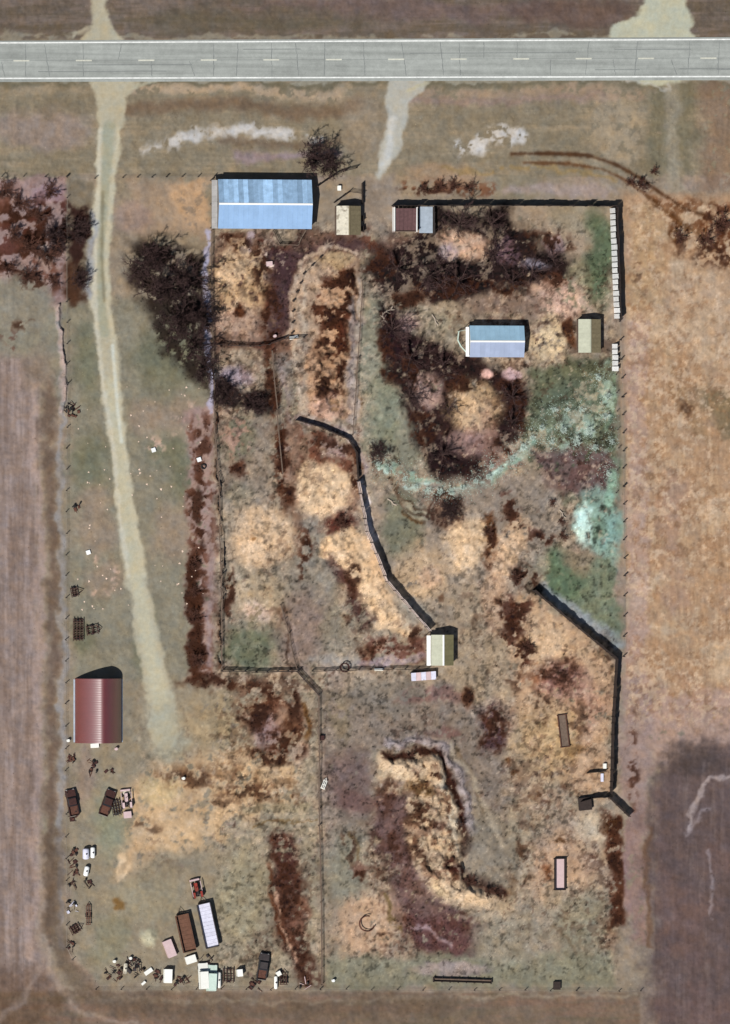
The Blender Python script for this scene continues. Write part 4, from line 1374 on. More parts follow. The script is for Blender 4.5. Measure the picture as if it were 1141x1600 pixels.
def side_roof(label, cat, x0, y0, x1, y1, h0, h1, m, name='lean_to'):
    a = W(x0, y1, h1)
    b = W(x1, y0, h0)
    t = thing(name, label, cat, ((a[0] + b[0]) / 2, (a[1] + b[1]) / 2, 0))
    sx, sy = b[0] - a[0], b[1] - a[1]
    n = max(3, round(sy))
    for i in range(n):
        ya, yb = -sy / 2 + sy * i / n, -sy / 2 + sy * (i + 1) / n - .02
        MB().quadbox([(-sx / 2, ya, h1), (sx / 2, ya, h0), (sx / 2, yb, h0), (-sx / 2, yb, h1)], .04).ob('roof_sheet', M[m], t)
    for k in (-1, 0, 1):
        MB().box((-sx / 2 + .1, k * (sy / 2 - .1), (h1 - .1) / 2 - .1), (.1, .1, h1 + .05)).ob('post', M['plank'], t)
    return t


side_roof('narrow grey lean-to along the left end of the big blue roofed shed', 'lean-to', 331, 281, 340, 357, 2.6, 2.2, 'greywall')
side_roof('narrow white lean-to on the left wall of the pale green roofed shed', 'lean-to', 667, 993, 673, 1040, 2.3, 2.0, 'trim')
side_roof('narrow white awning on the left end of the white shed', 'awning', 728, 511, 733, 557, 2.4, 2.1, 'trim', 'awning')

# dark open roofed shed beside a concrete pad
a = W(616, 362, 1.6)
b = W(652, 324, 1.6)
t = thing('open_shed', 'square dark plum roofed shelter on pale frame beside a blue concrete pad', 'shelter', ((a[0] + b[0]) / 2, (a[1] + b[1]) / 2, 0))
sx, sy = b[0] - a[0], b[1] - a[1]
for i in range(5):
    mb = MB()
    x0 = -sx / 2 + .35 + i * (sx - .5) / 5
    mb.quadbox([(x0, -sy / 2 + .25, 1.35), (x0 + (sx - .5) / 5 - .04, -sy / 2 + .25, 1.35), (x0 + (sx - .5) / 5 - .04, sy / 2 - .2, 1.7), (x0, sy / 2 - .2, 1.7)], .04)
    mb.ob('roof_sheet', M['plumroof'], t)
for x0 in (-sx / 2 + .08, sx / 2 - .08):
    MB().box((x0, 0, .8), (.16, sy, 2.0)).ob('wall', M['trim'], t)
MB().box((0, -sy / 2 + .08, .7), (sx - .36, .14, 1.8)).ob('wall', M['plank'], t)
for x0 in (-sx / 2, sx / 2):
    for y0 in (-sy / 2, sy / 2):
        MB().box((x0, y0, .9), (.14, .14, 2.2)).ob('post', M['palewood'], t)
a = W(655, 364)
b = W(676, 323)
MB().box(((a[0] + b[0]) / 2, (a[1] + b[1]) / 2, .06), (b[0] - a[0], b[1] - a[1], .16)).ob('concrete_pad', M['concrete'], label='blue grey concrete pad beside the dark shelter', kind='structure')

# low lean-to at the sage shed's foot
a = gpos(660, 1056)
t = thing('cattle_shelter', 'low pale lilac lean-to below the pale green roofed shed', 'shelter', (a[0], a[1], a[2]), math.radians(4))
for i in range(5):
    MB().quadbox([(-2.5 + i, -.85, 1.1), (-1.54 + i, -.85, 1.1), (-1.54 + i, .75, 1.35), (-2.5 + i, .75, 1.35)], .04).ob('roof_sheet', M['pink' if i % 2 else 'bed'], t)
for x0 in (-2.4, 0, 2.35):
    for y0 in (-.75, .65):
        MB().box((x0, y0, .45), (.12, .12, 1.35)).ob('post', M['plank'], t)
MB().box((0, .72, .5), (4.9, .06, 1.2)).ob('back_wall', M['plank'], t)

# frame of pale pipes at the white shed's left end
a = gpos(724, 533)
t = thing('pipe_pen', 'small pale green pipe pen at the left end of the white shed', 'pen', a)
for x0, y0 in ((-1.1, 1.9), (-1.3, .2), (-.7, -1.0), (.6, -2.4), (.4, 2.2)):
    MB().tube((x0, y0, -.3), (x0, y0, 1.3), .06).ob('post', M['mgreen'], t)
for hh in (.5, .9, 1.25):
    mb = MB()
    P = [(.4, 2.2, hh), (-1.1, 1.9, hh), (-1.3, .2, hh), (-.7, -1.0, hh), (.6, -2.4, hh)]
    mb.sweep(P, .05)
    mb.ob('rail', M['mgreen'], t)

# the red arch
a = W(117, 1161)
b = W(190, 1060)
ax_, ay_ = (a[0] + b[0]) / 2, (a[1] + b[1]) / 2
R_, LL, HH = (b[0] - a[0]) / 2, (b[1] - a[1]), 4.7


def arch(u):
    return (1 - abs(u) ** 1.4) ** .68 if abs(u) < 1 else 0.0


t = thing('arched_barn', 'red arched metal barn with glossy ribbed roof beside the gravel track', 'barn', (ax_, ay_, 0))
nb = 14
bw = LL / nb
for v_ in range(1):
    mb = MB()
    NA = 28
    prof = [(0, -1), (bw * .12, 1), (bw * .38, 1), (bw * .5, -1), (bw * .62, 1), (bw * .88, 1), (bw, -1)]
    b0 = len(mb.v)
    for (yy, k_) in prof:
        for i in range(NA + 1):
            th = PI * i / NA
            rr = 1 + .0008 * k_
            mb.v.append((-R_ * rr * math.cos(th), yy, HH * rr * arch(math.cos(th))))
    for a_ in range(len(prof) - 1):
        for i in range(NA):
            p = b0 + a_ * (NA + 1) + i
            mb.f.append((p, p + 1, p + NA + 2, p + NA + 1))
    me = mb.mesh('arch_sheet', M['red'], True)
for i in range(nb):
    inst('arch_sheet', me, t, (0, -LL / 2 + i * bw, 0))
for sgn in (-1, 1):
    n = 16
    mb = MB()
    pr = [(-R_ * .97 * math.cos(PI * i / n), HH * .97 * arch(math.cos(PI * i / n))) for i in range(n + 1)]
    mb.extr(pr, sgn * (LL / 2 - .12) - .04, sgn * (LL / 2 - .12) + .04)
    ew = mb.ob('end_wall', M['redend'], t)
    MB().box((0, sgn * (LL / 2 - .05), 1.5), (3.4, .06, 3.0)).ob('door', M['greywall'], ew)
    MB().box((1.2, sgn * (LL / 2 + .0), 1.1), (.2, .05, .06)).ob('handle', M['mdark'], t)
MB().box((0, 0, -.05), (2 * R_ + .5, LL - .3, .16)).ob('floor_slab', M['concrete'], t)


# ------------------------------------------------------------------ machines and farm things
WH = {}


def wheel(parent, loc, r=.4, wdt=.25, rz=0):
    k = (r, wdt)
    if k not in WH:
        ty = MB().lathe([(r * .6, -wdt / 2), (r * .95, -wdt / 2), (r, -wdt * .3), (r, wdt * .3), (r * .95, wdt / 2), (r * .6, wdt / 2), (r * .6, -wdt / 2)], ax='y', n=16).mesh('tyre', M['tyre'], False)
        rm = MB().lathe([(0.001, -wdt * .3), (r * .59, -wdt * .42), (r * .59, wdt * .42), (0.001, wdt * .3)], ax='y', n=14).mesh('rim', M['rim'])
        WH[k] = (ty, rm)
    o = inst('wheel', WH[k][0], parent, loc, (0, 0, rz))
    inst('rim', WH[k][1], o)
    return o


def trailer(label, px, py, a, L, Wd, m, sides=.0, hh=1.0, boards=10, group=None, name='flatbed_trailer', tongue=1.4, sm=None):
    p = gpos(px, py, hh)
    t = thing(name, label, 'trailer', p, a, group)
    for i in range(boards):
        MB().box((-L / 2 + L * (i + .5) / boards, 0, hh + random.uniform(-.015, .015)), (L / boards - .03, Wd, .08)).ob('deck_board', M[m], t)
    for s_ in (-1, 1):
        MB().box((0, s_ * Wd * .3, hh - .16), (L, .12, .2)).ob('frame', M['drust'], t)
    MB().sweep([(L / 2, Wd * .3, hh - .2), (L / 2 + tongue, 0, .6), (L / 2, -Wd * .3, hh - .2)], .06).ob('tongue', M['drust'], t)
    for s_ in (-1, 1):
        for xx in (-L * .28, -L * .28 + .95):
            wheel(t, (xx, s_ * (Wd / 2 - .15), .4), .4, .24)
        if sides:
            MB().box((0, s_ * (Wd / 2 + .05), hh + sides / 2 - .1), (L, .08, sides + .2)).ob('side_board', M[sm or m], t)
    if sides:
        for s_ in (-1, 1):
            MB().box((s_ * (L / 2 + .05), 0, hh + sides / 2), (.08, Wd + .12, sides)).ob('end_board', M[sm or m], t)
    return t


def tank(label, px, py, a, L=2.0, r=.55, m='plastic', group=None, name='storage_tank', cat='tank'):
    t = thing(name, label, cat, gpos(px, py), a, group)
    MB().lathe([(.001, -L / 2), (r * .55, -L / 2 + .04), (r * .9, -L / 2 + .16), (r, -L / 2 + .3), (r, L / 2 - .3), (r * .9, L / 2 - .16), (r * .55, L / 2 - .04), (.001, L / 2)], (0, 0, r + .3), 'x', 18).ob('shell', M[m], t, smooth=True)
    MB().tube((0, 0, 2 * r + .25), (0, 0, 2 * r + .42), .16, .16, 10).ob('cap', M['mdark'], t)
    for s_ in (-1, 1):
        MB().box((s_ * L * .3, 0, .15), (.14, r * 1.5, .75)).ob('leg', M['rust'], t)
    return t


def pickup(label, px, py, a, m='mwhite', name='old_pickup', van=False, cat='truck'):
    t = thing(name, label, cat, gpos(px, py, .8), a)
    W2 = .95
    body = MB()
    body.extr([(-2.5, .45), (2.4, .45), (2.5, .6), (2.48, .9), (1.35, 1.08), (.95, 1.1), (-2.5, 1.05)], -W2, W2) if van else body.extr([(-.75, .45), (2.4, .45), (2.5, .6), (2.48, .9), (1.35, 1.08), (-.75, 1.1)], -W2, W2)
    body.ob('body', M[m], t)
    if van:
        MB().box((-.75, 0, 1.55), (3.4, 1.8, .95), taper=(.97, .88)).ob('box_body', M[m], t)
    else:
        for s_ in (-1, 1):
            MB().box((-1.65, s_ * (W2 - .05), .8), (1.78, .1, .55)).ob('bed_side', M[m], t)
        MB().box((-1.65, 0, .6), (1.78, 1.7, .08)).ob('bed_floor', M['rust'], t)
        MB().box((-2.55, 0, .8), (.08, 1.8, .5)).ob('tailgate', M[m], t)
        MB().box((.25, 0, 1.33), (1.9, 1.74, .5), taper=(.66, .84)).ob('cab_window', M['glass'], t)
        MB().box((.2, 0, 1.61), (1.25, 1.48, .06)).ob('cab_roof', M[m], t)
    MB().box((1.25, 0, 1.3), (.06, 1.5, .4)).ob('windscreen', M['glass'], t) if van else None
    for s_ in (-1, 1):
        MB().box((2.5, s_ * .7, .78), (.06, .26, .18)).ob('headlight', M['trim'], t)
        for xx in (-1.6, 1.6):
            wheel(t, (xx, s_ * .86, .36), .36, .24)
    for x_ in (2.55, -2.65):
        MB().box((x_, 0, .5), (.1, 1.8, .15)).ob('bumper', M['rim'], t)
    return t


def tractor(label, px, py, a, m='mred'):
    t = thing('tractor', label, 'tractor', gpos(px, py, 1.0), a)
    MB().box((.75, 0, 1.05), (1.7, .62, .6), taper=(.94, .8)).ob('hood', M[m], t)
    MB().box((.2, 0, .7), (2.6, .4, .35)).ob('chassis', M['mdark'], t)
    MB().extr([(-1.0, 1.2), (-.5, 1.2), (-.5, 1.3), (-.92, 1.32), (-.98, 1.75), (-1.06, 1.75)], -.25, .25).ob('seat', M['mdark'], t)
    for s_ in (-1, 1):
        MB().box((-.75, s_ * .72, 1.45), (1.1, .42, .08)).ob('fender', M[m], t)
        wheel(t, (-.75, s_ * .78, .72), .72, .38)
        wheel(t, (1.25, s_ * .62, .4), .4, .22)
    MB().tube((.7, .15, 1.3), (.7, .15, 2.0), .045).ob('exhaust', M['rust'], t)
    MB().lathe([(.2, -.02), (.24, 0), (.2, .02), (.17, 0), (.2, -.02)], (-.35, 0, 1.6), 'z', 14).ob('steering_wheel', M['mdark'], t)
    for s_ in (-1, 1):
        MB().box((.4, s_ * .98, 1.15), (2.8, .1, .14)).ob('loader_arm', M['pink'], t)
    MB().box((2.15, 0, .55), (.5, 1.9, .5), taper=(.6, 1)).ob('bucket', M['pink'], t)
    return t


def harrow(label, px, py, a, L=2.4, Wd=4.2, m='drust', rows=4, name='disc_harrow', discs=8, tongue=2.6, group=None):
    t = thing(name, label, 'farm implement', gpos(px, py, .5), a, group)
    for i in range(rows):
        x = -L / 2 + L * i / (rows - 1)
        MB().box((x, 0, .62), (.13, Wd, .13)).ob('cross_beam', M[m], t)
        if i < rows - 1 and discs:
            g_ = MB().tube((x + .35, -Wd / 2, .3), (x + .35, Wd / 2, .3), .03).ob('disc_gang', M['rust'], t)
            if 'disc' not in WH:
                WH['disc'] = MB().lathe([(.001, -.05), (.26, 0), (.28, .02), (.001, -.02)], (0, 0, 0), 'y', 10).mesh('disc', M['rust'])
            for k in range(discs):
                inst('disc', WH['disc'], g_, (x + .35, -Wd / 2 + Wd * (k + .5) / discs, .3))
    for s_ in (-1, 0, 1):
        MB().box((0, s_ * Wd * .35, .72), (L, .12, .12)).ob('long_beam', M[m], t)
    if tongue:
        MB().sweep([(L / 2, Wd * .3, .65), (L / 2 + tongue, 0, .5), (L / 2, -Wd * .3, .65)], .08).ob('drawbar', M[m], t)
    for s_ in (-1, 1):
        wheel(t, (0, s_ * Wd * .42, .35), .35, .2)
    return t


def ring(label, px, py, r, h=.7, m='drust', name='round_feeder', open_=0.0, rr=.07):
    t = thing(name, label, 'feeder', gpos(px, py))
    n = 20
    for hh in (.12, h):
        mb = MB()
        mb.sweep([(r * math.cos(2 * PI * i / n), r * math.sin(2 * PI * i / n), hh) for i in range(int(n * open_), n)], rr, 6, open_ == 0)
        mb.ob('hoop', M[m], t)
    for i in range(0, n, 2):
        if i / n < open_:
            continue
        a0 = 2 * PI * i / n
        MB().tube((r * math.cos(a0), r * math.sin(a0), -.1), (r * math.cos(a0), r * math.sin(a0), h), .04).ob('upright', M[m], t)
    return t


def bunk(label, px, py, a, L, Wd, m='darkplank', fill='pink', h=.7, name='feed_bunk', posts=True, group=None):
    t = thing(name, label, 'feeder', gpos(px, py), a, group)
    for s_ in (-1, 1):
        MB().box((0, s_ * Wd / 2, h / 2), (L, .12, h)).ob('side_board', M[m], t)
        MB().box((s_ * (L / 2 + .062), 0, h / 2), (.12, Wd + .24, h)).ob('end_board', M[m], t)
    MB().box((0, 0, .2), (L - .02, Wd - .14, .06)).ob('floor_board', M[fill], t)
    if posts:
        for i in range(max(2, int(L / 1.6)) + 1):
            x = -L / 2 + L * i / max(2, int(L / 1.6))
            for s_ in (-1, 1):
                MB().box((x, s_ * (Wd / 2 + .12), h / 2), (.12, .12, h + .25)).ob('leg', M[m], t)
    return t


def crate(label, px, py, a, L, Wd, h, m, name='metal_box', lid=True, cat='box', group=None):
    t = thing(name, label, cat, gpos(px, py, h * .5), a, group)
    MB().box((0, 0, h / 2), (L, Wd, h)).ob('body', M[m], t)
    if lid:
        MB().box((0, 0, h + .04), (L + .08, Wd + .08, .08)).ob('lid', M[m], t)
        MB().box((L / 2 + .06, 0, h * .7), (.05, .3, .05)).ob('handle', M['mdark'], t)
    for s_ in (-1, 1):
        MB().box((0, s_ * (Wd / 2 + .015), h / 2), (L * .9, .03, .08)).ob('rib', M[m], t)
    return t


def barrel(label, px, py, m='mwhite', lying=False, a=0, group=None):
    t = thing('barrel', label, 'barrel', gpos(px, py), a, group)
    pr = [(.27, 0), (.29, .02), (.28, .28), (.3, .3), (.28, .32), (.28, .58), (.3, .6), (.28, .62), (.29, .88), (.27, .9)]
    if lying:
        MB().lathe([(r, h - .45) for r, h in pr], (0, 0, .3), 'x', 16).ob('drum', M[m], t)
    else:
        MB().lathe(pr, n=16).ob('drum', M[m], t)
        MB().tube((.15, 0, .9), (.15, 0, .93), .04, .04, 8).ob('bung', M['mdark'], t)
    return t


def scrap(label, px, py, r, n=14, mats_=('drust', 'rust'), name='scrap_heap', h=.6):
    t = thing(name, label, 'scrap', gpos(px, py))
    for i in range(n):
        a0 = random.random() * 6.28
        rr = r * math.sqrt(random.random())
        z = h * (1 - rr / r) * .8
        x, y = rr * math.cos(a0), rr * math.sin(a0)
        k = random.random()
        mm = M[random.choice(mats_)]
        if k < .5:
            L = random.uniform(.6, 1.6)
            b_ = random.random() * 3.14
            MB().tube((x - L / 2 * math.cos(b_), y - L / 2 * math.sin(b_), z + .05), (x + L / 2 * math.cos(b_), y + L / 2 * math.sin(b_), z + random.uniform(.1, .5)), random.uniform(.04, .09)).ob('bar', mm, t)
        elif k < .8:
            MB().box((x, y, z + .12), (random.uniform(.3, .9), random.uniform(.3, .7), random.uniform(.1, .5)), random.random() * 3, (.9, .85)).ob('sheet_piece', mm, t)
        else:
            wheel(t, (x, y, z + .3), .34, .2, random.random() * 3)
    return t


AL = ang((318, 1395), (336, 1478))
trailer('long pale lilac flatbed trailer behind the red tractor', 325, 1446, AL + PI, 8.6, 2.5, 'bed', hh=1.1, boards=12, name='flatbed_trailer', sides=.55, sm='mdark')
trailer('long dark brown grain trailer left of the pale flatbed', 290, 1458, ang((284, 1430), (297, 1488)) + PI, 7.2, 2.4, 'bedbrown', sides=.7, hh=1.0, boards=9, name='grain_trailer')
tractor('red loader tractor in front of the pale flatbed trailer', 308, 1392, AL + PI)
crate('pinkish metal box bed standing left of the brown grain trailer', 265, 1482, ang((260, 1470), (270, 1496)), 3.4, 1.7, 1.2, 'pink', lid=False, name='box_bed')
crate('white box at the foot of the brown grain trailer', 298, 1499, .3, 2.0, 1.4, .9, 'mwhite')
# bottom row of old machines
pickup('white box van with rounded nose in the bottom row', 318, 1525, PI / 2 + .05, 'mwhite', 'box_van', True, 'van')
pickup('pale green van close beside the white box van', 331, 1528, PI / 2 - .05, 'mgreen', 'small_van', True, 'van')
crate('tall white freezer box between two brown heaps in the bottom row', 262, 1525, PI / 2 - .03, 2.6, 1.5, 1.3, 'mwhite', name='freezer_box')
pickup('dark old pickup with pale roof near the right end of the bottom row', 411, 1510, PI / 2 - .15, 'mdark', 'old_pickup', cat='pickup')
tank('narrow white curved tank right of the vans in the bottom row', 341, 1531, PI / 2, 3.2, .45, 'mwhite')
tank('curved white tank at the left end of the bottom row', 195, 1513, PI / 2 - .1, 2.2, .4, 'cream')
tank('white tank on the rusty frame at the right end of the bottom row', 430, 1535, PI / 2, 2.6, .35, 'mwhite')
crate('small white cabinet with long shadow right of the brown frames', 374, 1520, .1, 1.0, 1.3, 1.5, 'mwhite', name='cabinet')
barrel('white barrel at the upper left end of the bottom row', 178, 1502, 'mwhite')
barrel('white barrel beside the dark combine wreck', 203, 1497, 'mwhite')
barrel('white barrel lying below the broken white panel', 224, 1536, 'mwhite', True, .7)
crate('broken white panel box left of the freezer box', 232, 1518, .6, 1.7, .8, .5, 'mwhite', lid=False, name='panel_box')
crate('white propane cabinet right of the dark pickup top', 435, 1521, .5, .8, .8, 1.0, 'mwhite', name='cabinet')
scrap('dark scrap heap at the far left end of the bottom row', 178, 1520, 1.8, 22)
scrap('dark combine wreck parts between the white tank and the panel box', 210, 1512, 1.9, 26, ('mdark', 'drust'), h=1.6)
scrap('brown scrap left of the freezer box', 248, 1524, 1.1, 12)
scrap('brown scrap right of the freezer box', 284, 1534, 1.5, 14, ('rust', 'drust'))
scrap('rusty scrap above the two vans', 322, 1505, 1.7, 16, ('mdark', 'drust'), h=.8)
harrow('rusty square implement frame right of the curved white tank', 357, 1524, 0, 2.0, 3.0, 'drust', 4, 'harrow_frame', 0, 0)
scrap('dark low scrap between the cabinet and the dark pickup', 400, 1538, 1.5, 14)
harrow('rusty bent implement at the right end of the bottom row', 443, 1530, PI / 2, 2.0, 1.6, 'drust', 3, 'bent_plough', 4, .8)
scrap('small light scrap at the foot of the dividing fence', 476, 1536, 1.3, 9, ('pink', 'rust'), h=.3)
barrel('white bucket drum right of the dividing fence foot', 520, 1532, 'plastic')
# implements along the left fence
harrow('wide dark red disc harrow with long drawbar by the left fence', 122, 984, 0, 1.9, 4.4, 'drust', 4, 'disc_harrow', 9, 0)
harrow('dark red plough behind the disc harrow pointing to the gravel track', 144, 984, .15, 2.2, 2.0, 'drust', 3, 'plough', 4, .8)
harrow('small dark cultivator by the left fence above the disc harrow', 116, 925, .2, 1.2, 2.0, 'drust', 3, 'cultivator', 4, 1.2)
scrap('dark brush and scrap heap beside the left fence near the track bend', 113, 641, 1.5, 18)
scrap('curl of dark wire and scrap near the left fence', 121, 790, 1.0, 7, h=.2)
scrap('row of rusty scrap below the red barn corner', 113, 1186, 1.0, 10, ('rust', 'drust'), h=.4)
barrel('white drum below the left corner of the red barn', 106, 1157, 'mwhite')
crate('white trough at the foot of the red barn', 148, 1165, .05, 1.6, .8, .5, 'mwhite', name='trough', lid=False)
barrel('pale drum below the right corner of the red barn', 181, 1170, 'pink')
scrap('brown parts heap below the red barn', 141, 1198, 1.5, 12, ('rust', 'drust'), h=.5)
scrap('lone dark part above the two field machines', 171, 1206, .7, 5, h=.4)
pickup('dark rusty truck wreck at the left of the pair of field machines', 168, 1254, PI / 2 - .35, 'drust', 'truck_wreck', cat='truck')
harrow('dark seed drill between the two wrecks below the barn', 181, 1262, .2, 1.6, 3.2, 'mdark', 4, 'seed_drill', 6, .8)
tractor('dark tractor with pale front right of the truck wreck', 198, 1252, PI / 2 + .1, 'pink')
crate('small pinkish box below the dark tractor', 199, 1273, .1, 1.4, 1.2, .8, 'pink')
crate('small cream box above the dark tractor', 197, 1238, .1, 1.4, .7, .6, 'cream', lid=False)
pickup('dark rusty machine beside the left fence below the barn', 113, 1254, PI / 2 + .2, 'drust', 'old_baler_truck', cat='machine')
scrap('dark parts heap below the machine at the left fence', 117, 1275, 1.0, 12)
tank('left pale tank of the pair beside the left fence', 133, 1334, PI / 2, 2.2, .65, 'bed')
tank('right white tank of the pair beside the left fence', 144, 1332, PI / 2, 2.2, .45, 'plastic')
tank('single white tank below the pair at the left fence', 134, 1361, PI / 2 - .2, 2.0, .5, 'plastic')
for (x, y, l) in [(114, 1333, 'rusty scrap just left of the pair of tanks'), (114, 1349, 'rusty scrap between the left fence and the tank pair foot'), (116, 1365, 'brown scrap left of the single white tank'), (113, 1384, 'dark scrap with white piece below the single white tank'), (137, 1380, 'brown heap below the single white tank')]:
    scrap(l, x, y, .9, 8, ('rust', 'drust'), h=.4)
scrap('grey tyre heap by the left fence above the red implement', 112, 1418, 1.4, 12, ('bed', 'plank'), h=.3)
harrow('tall brown auger frame in the lower left corner yard', 138, 1430, PI / 2, 3.6, 1.0, 'rust', 4, 'auger_frame', 0, .6)
harrow('dark red implement at the lower left fence', 117, 1452, .5, 1.8, 1.8, 'drust', 4, 'cultivator', 5, .9)
scrap('small rusty heap at the lowest left fence corner', 111, 1477, .9, 7)
# feeders
ring('round rusty bale feeder in the lower straw circle', 573, 1443, 1.5, .8, 'rust', open_=.22, rr=.1)
ring('small dark bale ring set in the pole fence', 538, 1043, .85, 1.0, 'drust', rr=.1)
bunk('long narrow dark framed feed bunk with pale bottom at lower right', 874, 1366, PI / 2, 6.0, 2.0, 'darkplank', 'pink', .9)
bunk('tan wooden hay rack with leaning sides above the forked fence', 880, 1142, PI / 2 + .12, 6.2, 1.6, 'rust', 'plank', .5, 'hay_rack')
t = bunk('line of low feed bunks on dark posts at the bottom fence', 722, 1532, -.04, 11.5, .6, 'darkplank', 'plank', .7)
crate('small dark mineral feeder by the bottom fence', 870, 1540, 0, 1.3, 1.5, .7, 'darkplank', name='mineral_feeder', cat='feeder')
crate('small dark stock tank beside the dividing fence', 503, 1153, 0, .9, .9, .7, 'drust', name='stock_tank', cat='tank', lid=False)
harrow('small white gate frame beside the dividing fence', 506, 1226, 1.2, 1.6, .9, 'mwhite', 3, 'gate_frame', 0, .6)
crate('white trough where the stub fence meets the right windbreak', 945, 1197, PI / 2, 1.0, .6, .6, 'mwhite', name='trough', lid=False)
crate('white trough left of the right windbreak below the stub fence', 941, 1215, PI / 2, 1.6, .5, .4, 'bed', name='trough', lid=False)
crate('dark box shelter at the left tip of the forked fence', 914, 1256, .1, 2.4, 2.4, 1.0, 'darkplank', name='box_shelter', cat='shelter')
crate('white block standing in the pole fence near the sage roofed shed', 592, 1046, 0, 1.8, .4, .5, 'mwhite', lid=False, name='trough')
crate('small white trough at the pole fence end left of the central mound', 459, 527, .2, 1.7, .6, .5, 'mwhite', lid=False, name='trough')
barrel('pale drum at the cross fence above the alley', 429, 525, 'pink')
crate('small white salt box above the cream roofed shed', 530, 294, PI / 2, .9, .6, .6, 'mwhite', name='salt_box')
crate('pale block in the dark litter below the blue shed', 421, 412, .1, 1.2, .9, .5, 'pink', name='salt_box', lid=False)
barrel('white drum on the yard grass right of the red barn', 286, 1216, 'mwhite')
for (x, y, l) in [(240, 703, 'white salt block in the grass right of the bend of the track'), (138, 863, 'white salt block left of the lower track'), (311, 718, 'white bucket at the left pen fence')]:
    crate(l, x, y, random.random(), .8, .8, .4, 'plastic', name='salt_block', lid=False)
ring('dark tyre lying by the left pen fence', 318, 729, .42, .25, 'tyre', 'discarded_tractor_tyre', rr=.13)


# ------------------------------------------------------------------ bare trees and brush
def bare_mesh(R0, Hh, n_limb, n_tw, seed, thick=1.0, droop=.0, tw=.03, spread=1.0, levels=3):
    rn = random.Random(seed)
    tr = MB()
    tg = MB()
    tr.tube((0, 0, -.3), (0, 0, Hh * .28), .24 * thick, .17 * thick, 8, False)

    def twig(p, d, L, lv):
        q = p
        dd_ = Vector(d)
        for s_ in range(3):
            dd_ = (dd_ + Vector((rn.uniform(-.3, .3), rn.uniform(-.3, .3), rn.uniform(-.12, .22 - droop)))).normalized()
            e = q + dd_ * (L / 3)
            if e.z < .1:
                e.z = .1
            r0 = tw * thick * (1.6 - .45 * s_) * (1.5 if lv == 0 else 1)
            tg.tube(q, e, r0, r0 * .6, 3, False)
            if lv < levels - 1:
                for k in range(rn.randint(1, 3)):
                    nd = (dd_ + Vector((rn.uniform(-.9, .9), rn.uniform(-.9, .9), rn.uniform(-.3, .4)))).normalized()
                    twig(q + (e - q) * rn.random(), nd, L * rn.uniform(.35, .6), lv + 1)
            q = e
    for i in range(n_limb):
        a0 = 2 * PI * i / n_limb + rn.uniform(-.4, .4)
        el = rn.uniform(.25, 1.15)
        d = Vector((math.cos(a0) * math.cos(el) * spread, math.sin(a0) * math.cos(el) * spread, math.sin(el))).normalized()
        L = R0 * rn.uniform(.75, 1.15) / max(.55, math.cos(el)) * .8
        p = Vector((0, 0, Hh * rn.uniform(.12, .3)))
        q = p
        for s_ in range(4):
            d = (d + Vector((rn.uniform(-.2, .2), rn.uniform(-.2, .2), rn.uniform(-.1, .1)))).normalized()
            e = q + d * (L / 4)
            r0 = .12 * thick * (1 - .2 * s_)
            tr.tube(q, e, r0, r0 * .75, 5, False)
            for k in range(n_tw):
                nd = (d * .7 + Vector((rn.uniform(-1, 1), rn.uniform(-1, 1), rn.uniform(-.4, .7)))).normalized()
                twig(q + (e - q) * rn.random(), nd, R0 * rn.uniform(.25, .5), 0)
            q = e
    return tr, tg


PROTO = {}


def tree(kind, px, py, R0, label, group, lean=(0, 0), name='bare_tree', cat='tree'):
    if kind not in PROTO:
        k = dict(big=(5.4, 7, 9, 3, 1, 1.0, 0, .026), mid=(3.6, 5, 10, 3, 2, .8, 0, .026), gro=(4.4, 5, 8, 2, 12, .8, 0, .022, 1.2), gro2=(4.2, 5, 9, 1, 15, .8, 0, .022, 1.2), spar=(5.0, 7, 9, 3, 17, .9, 0, .026), fan=(4.0, 4, 15, 2, 3, .8, .1, .026, 1.8), bush=(1.8, 1.8, 12, 2, 4, .4, 0, .028, 1.3),
                 pale=(1.7, 1.7, 11, 2, 5, .4, 0, .045, 1.3), pale2=(1.9, 1.4, 7, 3, 25, .4, 0, .045, 1.6), pale3=(1.6, 1.9, 9, 2, 35, .4, 0, .045, 1.1), big2=(5.4, 7, 9, 3, 8, 1.0, 0, .026), rbush=(1.8, 1.6, 12, 2, 9, .4, 0, .028, 1.5))[kind]
        tr, tg = bare_mesh(*k)
        mm = {'pale': ('ptwig', 'pleaf'), 'pale2': ('ptwig', 'pleaf'), 'pale3': ('ptwig', 'pleaf'), 'rbush': ('rtwig', 'rtwig'), 'gro': ('gbark', 'gtwig'), 'gro2': ('gbark', 'gtwig')}.get(kind, ('bark', 'twig'))
        PROTO[kind] = (tr.mesh('trunk', M[mm[0]]), tg.mesh('crown', M[mm[1]]), k[0])
    a, b, r = PROTO[kind]
    t = thing(name, label, cat, gpos(px, py), random.random() * 6.28, group)
    sc = R0 / r
    t.scale = (sc, sc, sc * random.uniform(.85, 1.1))
    inst('trunk', a, t)
    inst('crown', b, t)
    return t


